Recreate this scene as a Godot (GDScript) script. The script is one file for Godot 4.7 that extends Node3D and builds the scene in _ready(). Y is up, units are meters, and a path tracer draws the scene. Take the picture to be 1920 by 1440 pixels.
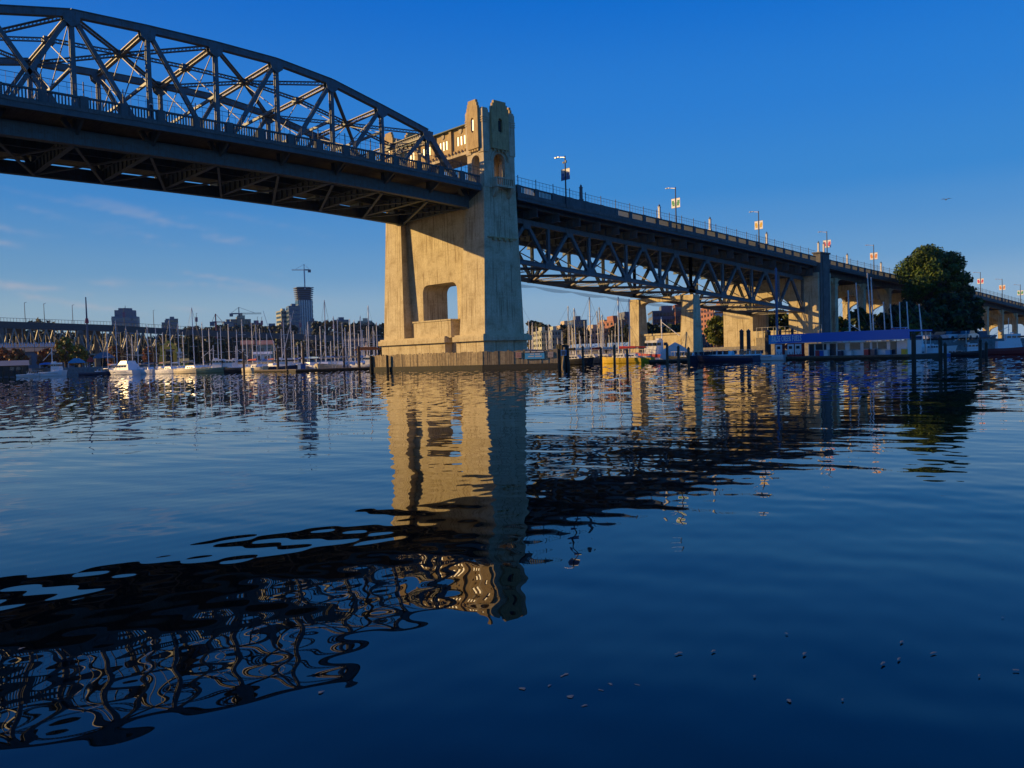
extends Node3D
# A steel and concrete road bridge over calm harbour water, low evening sun from beyond its far side.
# World: x runs along the bridge (away to the right), -z across it (away from the camera), y up, metres.

const SZ := 256
const F := 1524.5          # focal length in pixels of the 1920 x 1440 photograph
const EYE := Vector3(0, 1.34, 0)
var CB: Basis
var M := {}
var used := {}
var rng := RandomNumberGenerator.new()

# ---------- pixels of the photograph to directions and places ----------
func ray(px: float, py: float) -> Vector3:
	return CB * Vector3((px - 960.0) / F, (720.0 - py) / F, -1.0)
func onz(px: float, py: float, z: float) -> Vector3:
	var r := ray(px, py)
	return EYE + r * (z / r.z)
func onx(px: float, py: float, x: float) -> Vector3:
	var r := ray(px, py)
	return EYE + r * (x / r.x)
func hgt(px: float, py: float, d: float) -> float:
	var r := ray(px, py)
	return EYE.y + r.y / Vector2(r.x, r.z).length() * d
func gnd(px: float, d: float, y := 0.0) -> Vector3:
	var a := ray(px, 600.0)
	var b := ray(px, 700.0)
	var r := a.lerp(b, a.y / (a.y - b.y))
	var q := Vector2(r.x, r.z).normalized() * d
	return Vector3(q.x, y, q.y)
func face_cam(p: Vector3) -> float:       # turn about y so that +z looks towards the camera's place
	return atan2(-p.x, -p.z)

# ---------- mesh collecting ----------
class MB:
	var v := PackedVector3Array()
	var n := PackedVector3Array()
	func tri(a: Vector3, b: Vector3, c: Vector3) -> void:
		var k := (c - a).cross(b - a).normalized()
		v.append(a); v.append(b); v.append(c)
		n.append(k); n.append(k); n.append(k)
	func quad(a: Vector3, b: Vector3, c: Vector3, d: Vector3) -> void:   # clockwise seen from outside
		tri(a, b, c); tri(a, c, d)
	func hexa(p: Array) -> void:          # 0-3 bottom ring, 4-7 top ring, both counter-clockwise from above
		quad(p[4], p[7], p[6], p[5]); quad(p[0], p[1], p[2], p[3])
		for i in 4:
			var j := (i + 1) % 4
			quad(p[i], p[i + 4], p[j + 4], p[j])
	func box(c: Vector3, s: Vector3, b := Basis.IDENTITY) -> void:
		var h := s * 0.5
		var p := []
		for y in [-1, 1]:
			for q in [Vector2(-1, -1), Vector2(-1, 1), Vector2(1, 1), Vector2(1, -1)]:
				p.append(c + b * Vector3(q.x * h.x, y * h.y, q.y * h.z))
		hexa(p)
	func span(a: Vector3, b: Vector3) -> void:     # box between two corners
		box((a + b) * 0.5, (b - a).abs())
	func beam(a: Vector3, b: Vector3, w: float, h: float, up := Vector3.UP) -> void:
		var d := b - a
		var L := d.length()
		if L < 1e-4: return
		var y := d / L
		var x := y.cross(up)
		if x.length() < 0.05: x = y.cross(Vector3.RIGHT)
		x = x.normalized()
		var z := x.cross(y)
		box((a + b) * 0.5, Vector3(w, L, h), Basis(x, y, z))
	func tube(a: Vector3, b: Vector3, r0: float, r1: float, seg := 8) -> void:
		var y := (b - a).normalized()
		var x := y.cross(Vector3.RIGHT if absf(y.x) < 0.8 else Vector3.FORWARD).normalized()
		var z := x.cross(y)
		for i in seg:
			var t0 := TAU * i / seg
			var t1 := TAU * (i + 1) / seg
			var u0 := x * cos(t0) + z * sin(t0)
			var u1 := x * cos(t1) + z * sin(t1)
			quad(a + u0 * r0, a + u1 * r0, b + u1 * r1, b + u0 * r1)
			tri(b, b + u0 * r1, b + u1 * r1)
			tri(a, a + u1 * r0, a + u0 * r0)
	func prism(poly: PackedVector2Array, o: Vector3, ux: Vector3, uy: Vector3, depth: Vector3) -> void:
		var t := Geometry2D.triangulate_polygon(poly)
		var area := 0.0
		for i in poly.size():
			var q := poly[(i + 1) % poly.size()]
			area += poly[i].x * q.y - q.x * poly[i].y
		var flip: bool = (area > 0) == (ux.cross(uy).dot(depth) > 0)
		for k in range(0, t.size(), 3):
			var a := o + ux * poly[t[k]].x + uy * poly[t[k]].y
			var b := o + ux * poly[t[k + 1]].x + uy * poly[t[k + 1]].y
			var c := o + ux * poly[t[k + 2]].x + uy * poly[t[k + 2]].y
			if ((c - a).cross(b - a)).dot(depth) > 0:
				var q := b
				b = c; c = q
			tri(a, b, c); tri(a + depth, c + depth, b + depth)
		for i in poly.size():
			var a := o + ux * poly[i].x + uy * poly[i].y
			var j := (i + 1) % poly.size()
			var b := o + ux * poly[j].x + uy * poly[j].y
			if flip: quad(a, a + depth, b + depth, b)
			else: quad(b, b + depth, a + depth, a)
	func lathe(pr: Array, o: Vector3, seg := 10) -> void:     # pr: [radius, height] from the bottom up
		for k in pr.size() - 1:
			for i in seg:
				var a := TAU * i / seg
				var b := TAU * (i + 1) / seg
				var p0 := o + Vector3(cos(a) * pr[k][0], pr[k][1], sin(a) * pr[k][0])
				var p1 := o + Vector3(cos(b) * pr[k][0], pr[k][1], sin(b) * pr[k][0])
				var q0 := o + Vector3(cos(a) * pr[k + 1][0], pr[k + 1][1], sin(a) * pr[k + 1][0])
				var q1 := o + Vector3(cos(b) * pr[k + 1][0], pr[k + 1][1], sin(b) * pr[k + 1][0])
				quad(p0, q0, q1, p1)
	# laced steel member: two plates w apart, crossed lacing bars between them
	func laced(a: Vector3, b: Vector3, w: float, h: float, up: Vector3, pitch := 0.0) -> void:
		var y := (b - a).normalized()
		var x := y.cross(up).normalized()
		var z := x.cross(y)
		var L := (b - a).length()
		var t := w * 0.16
		for s in [-1.0, 1.0]:
			box((a + b) * 0.5 + z * s * (w * 0.5 - t * 0.5), Vector3(h, L, t), Basis(x, y, z))
		var k := maxi(2, int(L / (pitch if pitch > 0.0 else w * 1.0)))
		var g := w * 0.5 - t
		for i in k:
			var p := a + y * (L * i / k)
			var q := a + y * (L * (i + 1) / k)
			beam(p - z * g, q + z * g, w * 0.11, 0.02, x)
			beam(p + z * g, q - z * g, w * 0.11, 0.02, x)
	func mesh() -> ArrayMesh:
		var arr := []
		arr.resize(Mesh.ARRAY_MAX)
		arr[Mesh.ARRAY_VERTEX] = v
		arr[Mesh.ARRAY_NORMAL] = n
		var m := ArrayMesh.new()
		m.add_surface_from_arrays(Mesh.PRIMITIVE_TRIANGLES, arr)
		return m

# ---------- naming and describing ----------
func numbered(called: String) -> String:
	var k: int = used.get(called, 0)
	used[called] = k + 1
	return called if k == 0 else "%s_%03d" % [called, k]
func tag(o: Node, label: String, category: String, group := "") -> Node:
	o.set_meta("label", label); o.set_meta("category", category)
	if group: o.set_meta("group", group)
	return o
func thing(called: String, label: String, category: String, at := Vector3.ZERO, turn := 0.0, group := "") -> Node3D:
	var o := Node3D.new()
	o.name = numbered(called)
	add_child(o)
	o.position = at
	o.rotation.y = turn
	tag(o, label, category, group)
	return o
func obj(called: String, mb, mat: Material, parent: Node = null) -> MeshInstance3D:
	var o := MeshInstance3D.new()
	o.mesh = mb.mesh() if mb is MB else mb
	o.material_override = mat
	if parent == null:
		o.name = numbered(called)
		add_child(o)
	else:
		o.name = called
		parent.add_child(o, true)
	return o
func structure(called: String, mb, mat: Material) -> MeshInstance3D:
	var o := obj(called, mb, mat)
	o.set_meta("kind", "structure")
	return o

# ---------- materials ----------
func lin(r: float, g: float, b: float) -> Color:
	return Color(r, g, b).linear_to_srgb()
func mat(r: float, g: float, b: float, rough := 0.8, metal := 0.0, spec := 0.5) -> StandardMaterial3D:
	var m := StandardMaterial3D.new()
	m.albedo_color = lin(r, g, b)
	m.roughness = rough
	m.metallic = metal
	m.metallic_specular = spec
	return m
func noise_bytes(sd: int, freq: float, w: int, h: int, oct := 4) -> PackedByteArray:
	var n := FastNoiseLite.new()
	n.seed = sd
	n.frequency = freq
	n.fractal_octaves = oct
	n.noise_type = FastNoiseLite.TYPE_SIMPLEX_SMOOTH
	var im := n.get_seamless_image(w, h)
	if im.get_width() != SZ or im.get_height() != SZ: im.resize(SZ, SZ, Image.INTERPOLATE_CUBIC)
	im.convert(Image.FORMAT_L8)
	return im.get_data()
# surface colour: coarse patches, fine grain, streaks that run down the wall, dark blotches
func surf(sd: int, base: Color, dark: Color, patch: float, streak: float, blotch: float, scale: float, rough := 0.85, joints := 0) -> StandardMaterial3D:
	var a := noise_bytes(sd, 0.012, SZ, SZ)
	var f := noise_bytes(sd + 1, 0.11, SZ, SZ, 3)
	var s := noise_bytes(sd + 2, 0.10, SZ, 10, 3)
	var bl := noise_bytes(sd + 3, 0.024, SZ, SZ, 5)
	var out := PackedByteArray()
	out.resize(SZ * SZ * 3)
	for i in SZ * SZ:
		var t := (a[i] / 255.0 - 0.5) * patch + (f[i] / 255.0 - 0.5) * patch * 0.8
		t += maxf(0.0, s[i] / 255.0 - 0.60) * streak * 1.5 + maxf(0.0, bl[i] / 255.0 - 0.62) * blotch
		if joints > 0 and (i / SZ) % (SZ / joints) == 7: t += 0.45 * (f[i] / 255.0) + 0.06
		t = clampf(t + 0.2, 0.0, 1.0)
		out[i * 3] = int(255.0 * lerpf(base.r, dark.r, t))
		out[i * 3 + 1] = int(255.0 * lerpf(base.g, dark.g, t))
		out[i * 3 + 2] = int(255.0 * lerpf(base.b, dark.b, t))
	var m := StandardMaterial3D.new()
	m.albedo_texture = ImageTexture.create_from_image(Image.create_from_data(SZ, SZ, false, Image.FORMAT_RGB8, out))
	m.roughness = rough
	m.uv1_triplanar = true
	m.uv1_world_triplanar = true
	m.uv1_scale = Vector3.ONE / scale
	return m

func make_materials() -> void:
	M.concrete = surf(11, lin(.62, .53, .33), lin(.25, .18, .09), .42, 1.7, .8, 9.0, .9, 3)
	M.concrete_tower = surf(12, lin(.62, .52, .34), lin(.26, .19, .10), .45, 1.4, .8, 6.0, .9)
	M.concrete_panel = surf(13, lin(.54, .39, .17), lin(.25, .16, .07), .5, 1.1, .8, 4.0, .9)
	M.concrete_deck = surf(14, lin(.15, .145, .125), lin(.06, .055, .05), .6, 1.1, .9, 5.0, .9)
	M.concrete_dark = surf(15, lin(.10, .09, .075), lin(.035, .033, .03), .6, .8, 1.0, 6.0, .95)
	M.parapet = surf(16, lin(.115, .13, .125), lin(.055, .06, .055), .5, .8, .6, 4.0, .85)
	M.steel = surf(17, lin(.085, .14, .165), lin(.085, .062, .045), .5, .9, 1.1, 3.0, .6)
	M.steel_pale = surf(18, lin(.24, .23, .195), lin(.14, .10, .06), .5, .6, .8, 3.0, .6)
	M.steel_dark = surf(19, lin(.06, .07, .072), lin(.045, .034, .026), .6, .6, 1.0, 3.0, .7)
	M.asphalt = mat(.06, .06, .06, .9)
	M.timber = [surf(20, lin(.34, .26, .15), lin(.12, .085, .05), .8, 1.4, .8, 2.0), surf(21, lin(.28, .21, .12), lin(.10, .075, .045), .8, 1.4, .8, 2.0), surf(22, lin(.40, .31, .18), lin(.15, .11, .06), .8, 1.4, .8, 2.0)]
	M.timber_wet = surf(23, lin(.045, .04, .025), lin(.018, .018, .012), .6, .6, .5, 2.0, .9)
	M.pile = surf(24, lin(.13, .095, .06), lin(.05, .038, .025), .8, 1.0, .6, 2.0)
	M.dock = surf(25, lin(.20, .17, .14), lin(.09, .075, .06), .7, .4, .6, 2.5)
	M.ground = surf(26, lin(.16, .15, .12), lin(.07, .075, .045), .9, 0.0, 1.2, 14.0)
	M.rock = surf(27, lin(.19, .17, .14), lin(.06, .055, .05), 1.2, .2, 1.5, 3.0)
	M.seawall = surf(28, lin(.30, .26, .19), lin(.12, .10, .075), .8, 1.2, 1.0, 6.0)
	M.brick = surf(29, lin(.33, .14, .085), lin(.20, .085, .055), .6, .3, .5, 5.0)
	M.stucco = surf(30, lin(.48, .38, .25), lin(.30, .24, .16), .5, .6, .5, 7.0)
	M.sage = surf(31, lin(.40, .40, .29), lin(.26, .27, .20), .5, .6, .5, 7.0)
	M.slate = surf(32, lin(.13, .145, .17), lin(.085, .095, .11), .5, .5, .4, 12.0)
	M.bluegrey = surf(33, lin(.085, .125, .17), lin(.055, .08, .11), .5, .5, .4, 14.0, .4)
	M.glass = mat(.025, .035, .045, .08, 0.0, .6)
	M.glass_blue = mat(.03, .075, .12, .12, 0.2, .6)
	M.trim = mat(.55, .52, .46, .6)
	M.white = mat(.72, .70, .66, .35)
	M.letter = mat(.85, .84, .82, .5)
	M.offwhite = mat(.55, .53, .47, .5)
	M.cream = mat(.62, .52, .33, .5)
	M.black = mat(.012, .012, .014, .5)
	M.rubber = mat(.02, .02, .02, .8)
	M.navy = mat(.02, .035, .075, .3)
	M.teal = mat(.02, .10, .12, .4)
	M.green_hull = mat(.16, .24, .14, .4)
	M.blue_cloth = mat(.015, .10, .36, .75)
	M.sky_cloth = mat(.22, .38, .55, .8)
	M.red = mat(.42, .03, .03, .5)
	M.red_dark = mat(.20, .02, .02, .5)
	M.orange = mat(.60, .16, .03, .6)
	M.yellow = mat(.62, .40, .02, .5)
	M.canopy = mat(.01, .15, .55, .5)
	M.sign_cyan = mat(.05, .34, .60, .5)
	M.sign_blue = mat(.03, .20, .55, .5)
	M.alu = mat(.50, .48, .45, .35, .5)
	M.mast = mat(.74, .70, .62, .45)
	M.wire = mat(.10, .10, .10, .5, .3)
	M.bark = surf(34, lin(.10, .075, .05), lin(.04, .03, .02), .8, .8, .5, 1.5)
	M.roof_tile = mat(.12, .16, .12, .8)
	M.skin = mat(.40, .24, .16, .6)
	M.grey_cloth = mat(.03, .03, .04, .9)
func leaf_mat(r: float, g: float, b: float) -> StandardMaterial3D:
	var m := mat(r, g, b, .6, 0.0, .3)
	m.vertex_color_use_as_albedo = true
	m.backlight_enabled = true
	m.backlight = Color(.35, .35, .2)
	m.cull_mode = BaseMaterial3D.CULL_DISABLED
	return m

# ---------- sky, sun, water, land ----------
const SUN_TRAVEL := Vector3(1.0, -0.546, 1.4)

func make_sky() -> Sky:
	var W := 2048
	var Hh := 1024
	var stops := [[0.0, 150, 176, 198], [3.7, 136, 173, 206], [6.0, 102, 156, 206], [8.8, 78, 144, 207], [11.0, 56, 135, 208], [16.6, 38, 124, 210], [24.0, 2, 106, 205], [36.0, 2, 102, 206], [60.0, 6, 104, 208], [90.0, 8, 104, 208]]
	var wisp := FastNoiseLite.new()
	wisp.seed = 5; wisp.frequency = 0.17; wisp.fractal_octaves = 6; wisp.fractal_gain = 0.55
	var field := FastNoiseLite.new()
	field.seed = 9; field.frequency = 0.10; field.fractal_octaves = 2
	var sun := -SUN_TRAVEL.normalized()
	var sun_az := rad_to_deg(atan2(sun.x, -sun.z))
	var out := PackedFloat32Array()
	out.resize(W * Hh * 3)
	var last := Vector3(.2, .3, .4)
	for y in Hh / 2:
		var e := 90.0 - 180.0 * (y + 0.5) / Hh
		var k := 0
		while k < stops.size() - 2 and e > stops[k + 1][0]: k += 1
		var t: float = smoothstep(0.0, 1.0, (e - stops[k][0]) / (stops[k + 1][0] - stops[k][0])) * 0.4 + 0.6 * (e - stops[k][0]) / (stops[k + 1][0] - stops[k][0])
		var c := Color8(stops[k][1], stops[k][2], stops[k][3]).srgb_to_linear().lerp(Color8(stops[k + 1][1], stops[k + 1][2], stops[k + 1][3]).srgb_to_linear(), clampf(t, 0.0, 1.0))
		for x in W:
			var az := wrapf(360.0 * (x + 0.5) / W, -180.0, 180.0)
			var da := absf(wrapf(az - sun_az, -180.0, 180.0)) / 62.0
			var g := exp(-da * da) * exp(-e / 24.0) * 0.42
			var r := c.r + g * 0.10
			var gg := c.g - g * 0.03
			var b := c.b - g * 0.42
			if e > 1.5 and e < 22.0:
				var u := az + e * 1.1
				var w := wisp.get_noise_2d(u * 0.55, (e * 1.0 + az * 0.13) * 6.5) * 0.5 + 0.5
				var m := field.get_noise_2d(az * 0.8, e * 2.2) * 0.5 + 0.5
				var cov := smoothstep(0.50, 0.74, w) * smoothstep(0.36, 0.58, m) * smoothstep(34.0, 14.0, az) * smoothstep(-130.0, -90.0, az) * smoothstep(3.0, 4.5, e) * smoothstep(11.5, 7.5, e)
				r = lerpf(r, 0.50, cov * 0.62); gg = lerpf(gg, 0.46, cov * 0.62); b = lerpf(b, 0.50, cov * 0.62)
			var i := (y * W + x) * 3
			out[i] = r; out[i + 1] = gg; out[i + 2] = b
	for y in range(Hh / 2, Hh):
		for x in W:
			var i := (y * W + x) * 3
			out[i] = 0.03; out[i + 1] = 0.05; out[i + 2] = 0.08
	var pm := PanoramaSkyMaterial.new()
	pm.panorama = ImageTexture.create_from_image(Image.create_from_data(W, Hh, false, Image.FORMAT_RGBF, out.to_byte_array()))
	var s := Sky.new()
	s.sky_material = pm
	return s

func make_view() -> void:
	CB = Basis.from_euler(Vector3(deg_to_rad(-1.92), deg_to_rad(-42.8), deg_to_rad(-1.7)))
	var cam := Camera3D.new()
	cam.name = "camera"
	cam.fov = rad_to_deg(2.0 * atan(720.0 / F))
	cam.near = 0.2
	cam.far = 9000.0
	add_child(cam)
	cam.position = EYE
	cam.basis = CB
	var env := Environment.new()
	env.background_mode = Environment.BG_SKY
	env.sky = make_sky()
	env.tonemap_mode = Environment.TONE_MAPPER_LINEAR
	env.tonemap_exposure = 1.3
	env.background_energy_multiplier = 0.77
	env.sdfgi_enabled = true
	env.ssao_enabled = true
	env.ssil_enabled = true
	env.fog_enabled = true
	env.fog_density = 0.00005
	env.fog_light_color = Color(.62, .74, .92)
	var we := WorldEnvironment.new()
	we.name = "environment"
	we.environment = env
	add_child(we)
	var sun := DirectionalLight3D.new()
	sun.name = "sun"
	sun.light_energy = 1.6
	sun.light_color = lin(1.0, 0.66, 0.27)
	sun.light_angular_distance = 0.5
	sun.shadow_enabled = true
	add_child(sun)
	sun.look_at_from_position(Vector3.ZERO, SUN_TRAVEL)

# calm harbour water: a sum of travelling ripples, gentler in the slick near the boat than out in the channel
func make_water() -> void:
	var waves := []
	rng.seed = 77
	for i in 22:
		var q := i / 21.0
		var lam := 0.22 * pow(34.0, q)                      # 0.22 m to 7.5 m
		var dirn := deg_to_rad(rng.randf_range(-75, 75) + 42.0 + (180.0 if i % 5 == 0 else 0.0))
		var slope := 0.0052 if lam < 0.5 else (0.0062 if lam < 1.6 else 0.0044)
		waves.append([TAU / lam * sin(dirn), -TAU / lam * cos(dirn), rng.randf() * TAU, slope, lam])
	var patch := FastNoiseLite.new()
	patch.seed = 3; patch.frequency = 0.07; patch.fractal_octaves = 2
	var band := FastNoiseLite.new()
	band.seed = 8; band.frequency = 0.35; band.fractal_octaves = 2
	var radii := []
	var r := 0.5
	while r < 6000.0:
		radii.append(r)
		r += clampf(r * r / (EYE.y * 813.0) * 0.62, 0.02, 600.0)
	var turns := []
	var a := -180.0
	while a < 180.0:
		turns.append(a)
		a += 0.13 if absf(a - 42.8) < 39.0 else 6.0
	turns.append(180.0)
	var nv := turns.size()
	var V := PackedVector3Array()
	var N := PackedVector3Array()
	var I := PackedInt32Array()
	V.resize(radii.size() * nv); N.resize(radii.size() * nv)
	for i in radii.size():
		var rr: float = radii[i]
		for j in nv:
			var t := deg_to_rad(turns[j])
			var x := sin(t) * rr
			var z := -cos(t) * rr
			var y := 0.0
			var sx := 0.0
			var sz := 0.0
			if rr < 900.0 and absf(turns[j] - 42.8) < 45.0:
				var far := smoothstep(7.0, 40.0, rr)
				var pn := patch.get_noise_2d(x, z) * 0.5 + 0.5
				var fine := lerpf(0.70, 1.5, far) * (0.35 + 1.2 * pn)
				var mid := lerpf(0.62, 0.55, far) * (0.55 + 0.8 * pn)
				for w in waves:
					var amp: float = w[3] * (fine if w[4] < 0.62 else mid)
					var ph: float = w[0] * x + w[1] * z + w[2]
					var c := cos(ph) * amp
					y += sin(ph) * amp * w[4] / TAU
					sx += c * w[0] * w[4] / TAU
					sz += c * w[1] * w[4] / TAU
			V[i * nv + j] = Vector3(x, y, z)
			N[i * nv + j] = Vector3(-sx, 1.0, -sz).normalized()
	for i in radii.size() - 1:
		for j in nv - 1:
			var p := i * nv + j
			I.append(p); I.append(p + nv); I.append(p + nv + 1)
			I.append(p); I.append(p + nv + 1); I.append(p + 1)
	var arr := []
	arr.resize(Mesh.ARRAY_MAX)
	arr[Mesh.ARRAY_VERTEX] = V
	arr[Mesh.ARRAY_NORMAL] = N
	arr[Mesh.ARRAY_INDEX] = I
	var m := ArrayMesh.new()
	m.add_surface_from_arrays(Mesh.PRIMITIVE_TRIANGLES, arr)
	var wm := mat(.0003, .0012, .0025, .004, 0.0, .42)
	structure("water", m, wm)
	# flecks of foam adrift near the boat
	var fb := MB.new()
	rng.seed = 21
	for q in [[980, 1290], [1070, 1305], [1127, 1293], [1195, 1283], [1058, 1265], [1272, 1224], [1415, 1267], [1480, 1313], [1580, 1311], [1690, 1203], [1750, 1223], [1508, 1225], [1655, 1243], [1685, 1235], [1905, 1255], [1836, 1266], [602, 1297], [1145, 1282], [1096, 1322], [1030, 1285], [1475, 1187], [1880, 1157], [40, 1215], [66, 1067], [1337, 1220]]:
		var rr := ray(q[0], q[1])
		var p: Vector3 = EYE + rr * ((0.005 - EYE.y) / rr.y)
		var rad := rng.randf_range(0.006, 0.015)
		var st := rng.randf_range(0.6, 2.6)
		var sp := rng.randf() * TAU
		for k in 7:
			var t0 := TAU * k / 7
			var t1 := TAU * (k + 1) / 7
			var r0 := rad * (0.75 + 0.4 * sin(sp + k * 2.1))
			var r1 := rad * (0.75 + 0.4 * sin(sp + ((k + 1) % 7) * 2.1))
			var e0 := p + Vector3(cos(t0) * r0 * st, -0.001, sin(t0) * r0)
			var e1 := p + Vector3(cos(t1) * r1 * st, -0.001, sin(t1) * r1)
			fb.tri(p, e0, e1)
	var foam := obj("foam", fb, mat(.035, .06, .09, .9))
	foam.set_meta("kind", "stuff")
	tag(foam, "pale flecks of foam drifting on the dark calm water", "foam")

const SHORE := [[-150, 235.0], [0, 240.0], [60, 235.0], [200, 262.0], [400, 250.0], [560, 230.0], [700, 235.0], [860, 230.0], [1000, 205.0], [1150, 190.0], [1290, 172.0], [1400, 158.0], [1560, 146.0], [1720, 150.0], [1900, 165.0], [2150, 200.0]]
func make_land() -> void:
	var g := MB.new()
	var wl := MB.new()
	var top := 2.0
	for i in SHORE.size() - 1:
		var n := 4
		for k in n:
			var a := gnd(lerpf(SHORE[i][0], SHORE[i + 1][0], float(k) / n), lerpf(SHORE[i][1], SHORE[i + 1][1], float(k) / n), top)
			var b := gnd(lerpf(SHORE[i][0], SHORE[i + 1][0], float(k + 1) / n), lerpf(SHORE[i][1], SHORE[i + 1][1], float(k + 1) / n), top)
			var fa := a.normalized() * 5200.0
			var fb := b.normalized() * 5200.0
			fa.y = top; fb.y = top
			g.quad(a, fa, fb, b)
			var oa := a - Vector3(a.x, 0, a.z).normalized() * 2.0
			var ob := b - Vector3(b.x, 0, b.z).normalized() * 2.0
			oa.y = -1.0; ob.y = -1.0
			wl.quad(oa, a, b, ob)
	structure("ground", g, M.ground)
	structure("shore_bank", wl, M.rock)

# ---------- the bridge ----------
const X0 := 63.0
const PANEL := 6.096
const ZN := -74.5
const ZF := -88.6
const PN := -71.85      # near parapet
const PF := -91.25      # far parapet
const PROFILE := [[-90, 20.4], [-40, 22.2], [-10, 23.2], [14, 23.35], [35, 23.38], [46, 23.2], [58.5, 22.7], [68, 22.14], [80, 21.46], [96.6, 20.67], [109.5, 20.1], [123, 19.35], [148, 17.92], [169, 16.85], [181, 16.4], [205, 15.6], [229, 14.6], [269, 12.3], [330, 8.5], [400, 4.5]]
func yraw(x: float) -> float:
	for k in PROFILE.size() - 1:
		if x <= PROFILE[k + 1][0]:
			return lerpf(PROFILE[k][1], PROFILE[k + 1][1], (x - PROFILE[k][0]) / float(PROFILE[k + 1][0] - PROFILE[k][0]))
	return 4.5
func yp(x: float) -> float:        # top of the parapet along the bridge
	return (yraw(x - 6) + yraw(x - 3) + yraw(x) + yraw(x + 3) + yraw(x + 6)) / 5.0

var bay_mesh: ArrayMesh
var solid_mesh: ArrayMesh
var fence_mesh: ArrayMesh
const BAY := 3.048
func make_bay_meshes() -> void:
	var b := MB.new()
	b.span(Vector3(0, 0, -.17), Vector3(.62, 1.05, .17))
	b.span(Vector3(.62, 0, -.10), Vector3(BAY, .16, .10))
	b.span(Vector3(.62, .88, -.10), Vector3(BAY, 1.03, .10))
	for i in 10:
		var x := .66 + i * .241
		b.span(Vector3(x + .06, .16, -.05), Vector3(x + .16, .88, .05))
	bay_mesh = b.mesh()
	b = MB.new()
	b.span(Vector3(0, 0, -.17), Vector3(.62, 1.05, .17))
	b.span(Vector3(.62, 0, -.13), Vector3(BAY, 1.02, .13))
	solid_mesh = b.mesh()
	b = MB.new()
	b.beam(Vector3(0, .95, 0), Vector3(BAY, .95, 0), .035, .035)
	b.beam(Vector3(0, .55, 0), Vector3(BAY, .55, 0), .02, .02)
	b.beam(Vector3(.3, 0, 0), Vector3(.3, 1.2, 0), .07, .07)
	for i in 4:
		b.beam(Vector3(.3 + (i + 1) * .61, 0, 0), Vector3(.3 + (i + 1) * .61, .98, 0), .022, .022)
	fence_mesh = b.mesh()
func parapet_run(t: Node3D, xa: float, xb: float, z: float, solid := []) -> void:
	var n := int(round((xb - xa) / BAY))
	for i in n:
		var x := xa + (xb - xa) * i / n
		var x2 := xa + (xb - xa) * (i + 1) / n
		var y := yp(x) - 1.05
		var tr := Transform3D(Basis(Vector3((x2 - x) / BAY, (yp(x2) - yp(x)) / BAY, 0), Vector3.UP, Vector3.BACK), Vector3(x, y, z))
		var is_solid: bool = solid.size() == 2 and x > solid[0] and x < solid[1]
		obj("parapet_panel", solid_mesh if is_solid else bay_mesh, M.parapet, t).transform = tr
		obj("fence_panel", fence_mesh, M.steel_dark, t).transform = tr.translated(Vector3(0, 1.04, 0))
func deck_strip(xa: float, xb: float, za: float, zb: float, up: float, down: float, step := 6.1) -> MB:   # follows the road's profile, from yp+up down to yp+down
	var b := MB.new()
	var n := maxi(1, int(ceil((xb - xa) / step)))
	for i in n:
		var p := xa + (xb - xa) * i / n
		var q := xa + (xb - xa) * (i + 1) / n
		b.hexa([Vector3(p, yp(p) + down, za), Vector3(p, yp(p) + down, zb), Vector3(q, yp(q) + down, zb), Vector3(q, yp(q) + down, za), Vector3(p, yp(p) + up, za), Vector3(p, yp(p) + up, zb), Vector3(q, yp(q) + up, zb), Vector3(q, yp(q) + up, za)])
	return b
func floor_beam(x: float, za: float, zb: float, top: float, bottom: float) -> MB:
	var b := MB.new()
	b.span(Vector3(x - .03, bottom, za), Vector3(x + .03, top, zb))
	b.span(Vector3(x - .22, bottom - .05, za), Vector3(x + .22, bottom, zb))
	b.span(Vector3(x - .20, top - .06, za), Vector3(x + .20, top - .005, zb))
	var n := int(absf(zb - za) / 1.2)
	for i in range(1, n):
		var z := lerpf(za, zb, float(i) / n)
		b.span(Vector3(x - .16, bottom + .002, z - .02), Vector3(x + .16, top - .062, z + .02))
	return b

const TOPS := [0.0, 27.1, 28.7, 30.2, 30.95, 31.1, 31.05, 30.85, 29.6, 28.9, 28.4, 28.0, 27.6, 27.2, 26.7]
func node_up(i: int, z: float) -> Vector3:
	return Vector3(X0 - i * PANEL, TOPS[i], z)
func node_low(i: int, z: float) -> Vector3:
	var x := X0 - i * PANEL
	return Vector3(x, yp(x) - 2.75, z)

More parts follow.
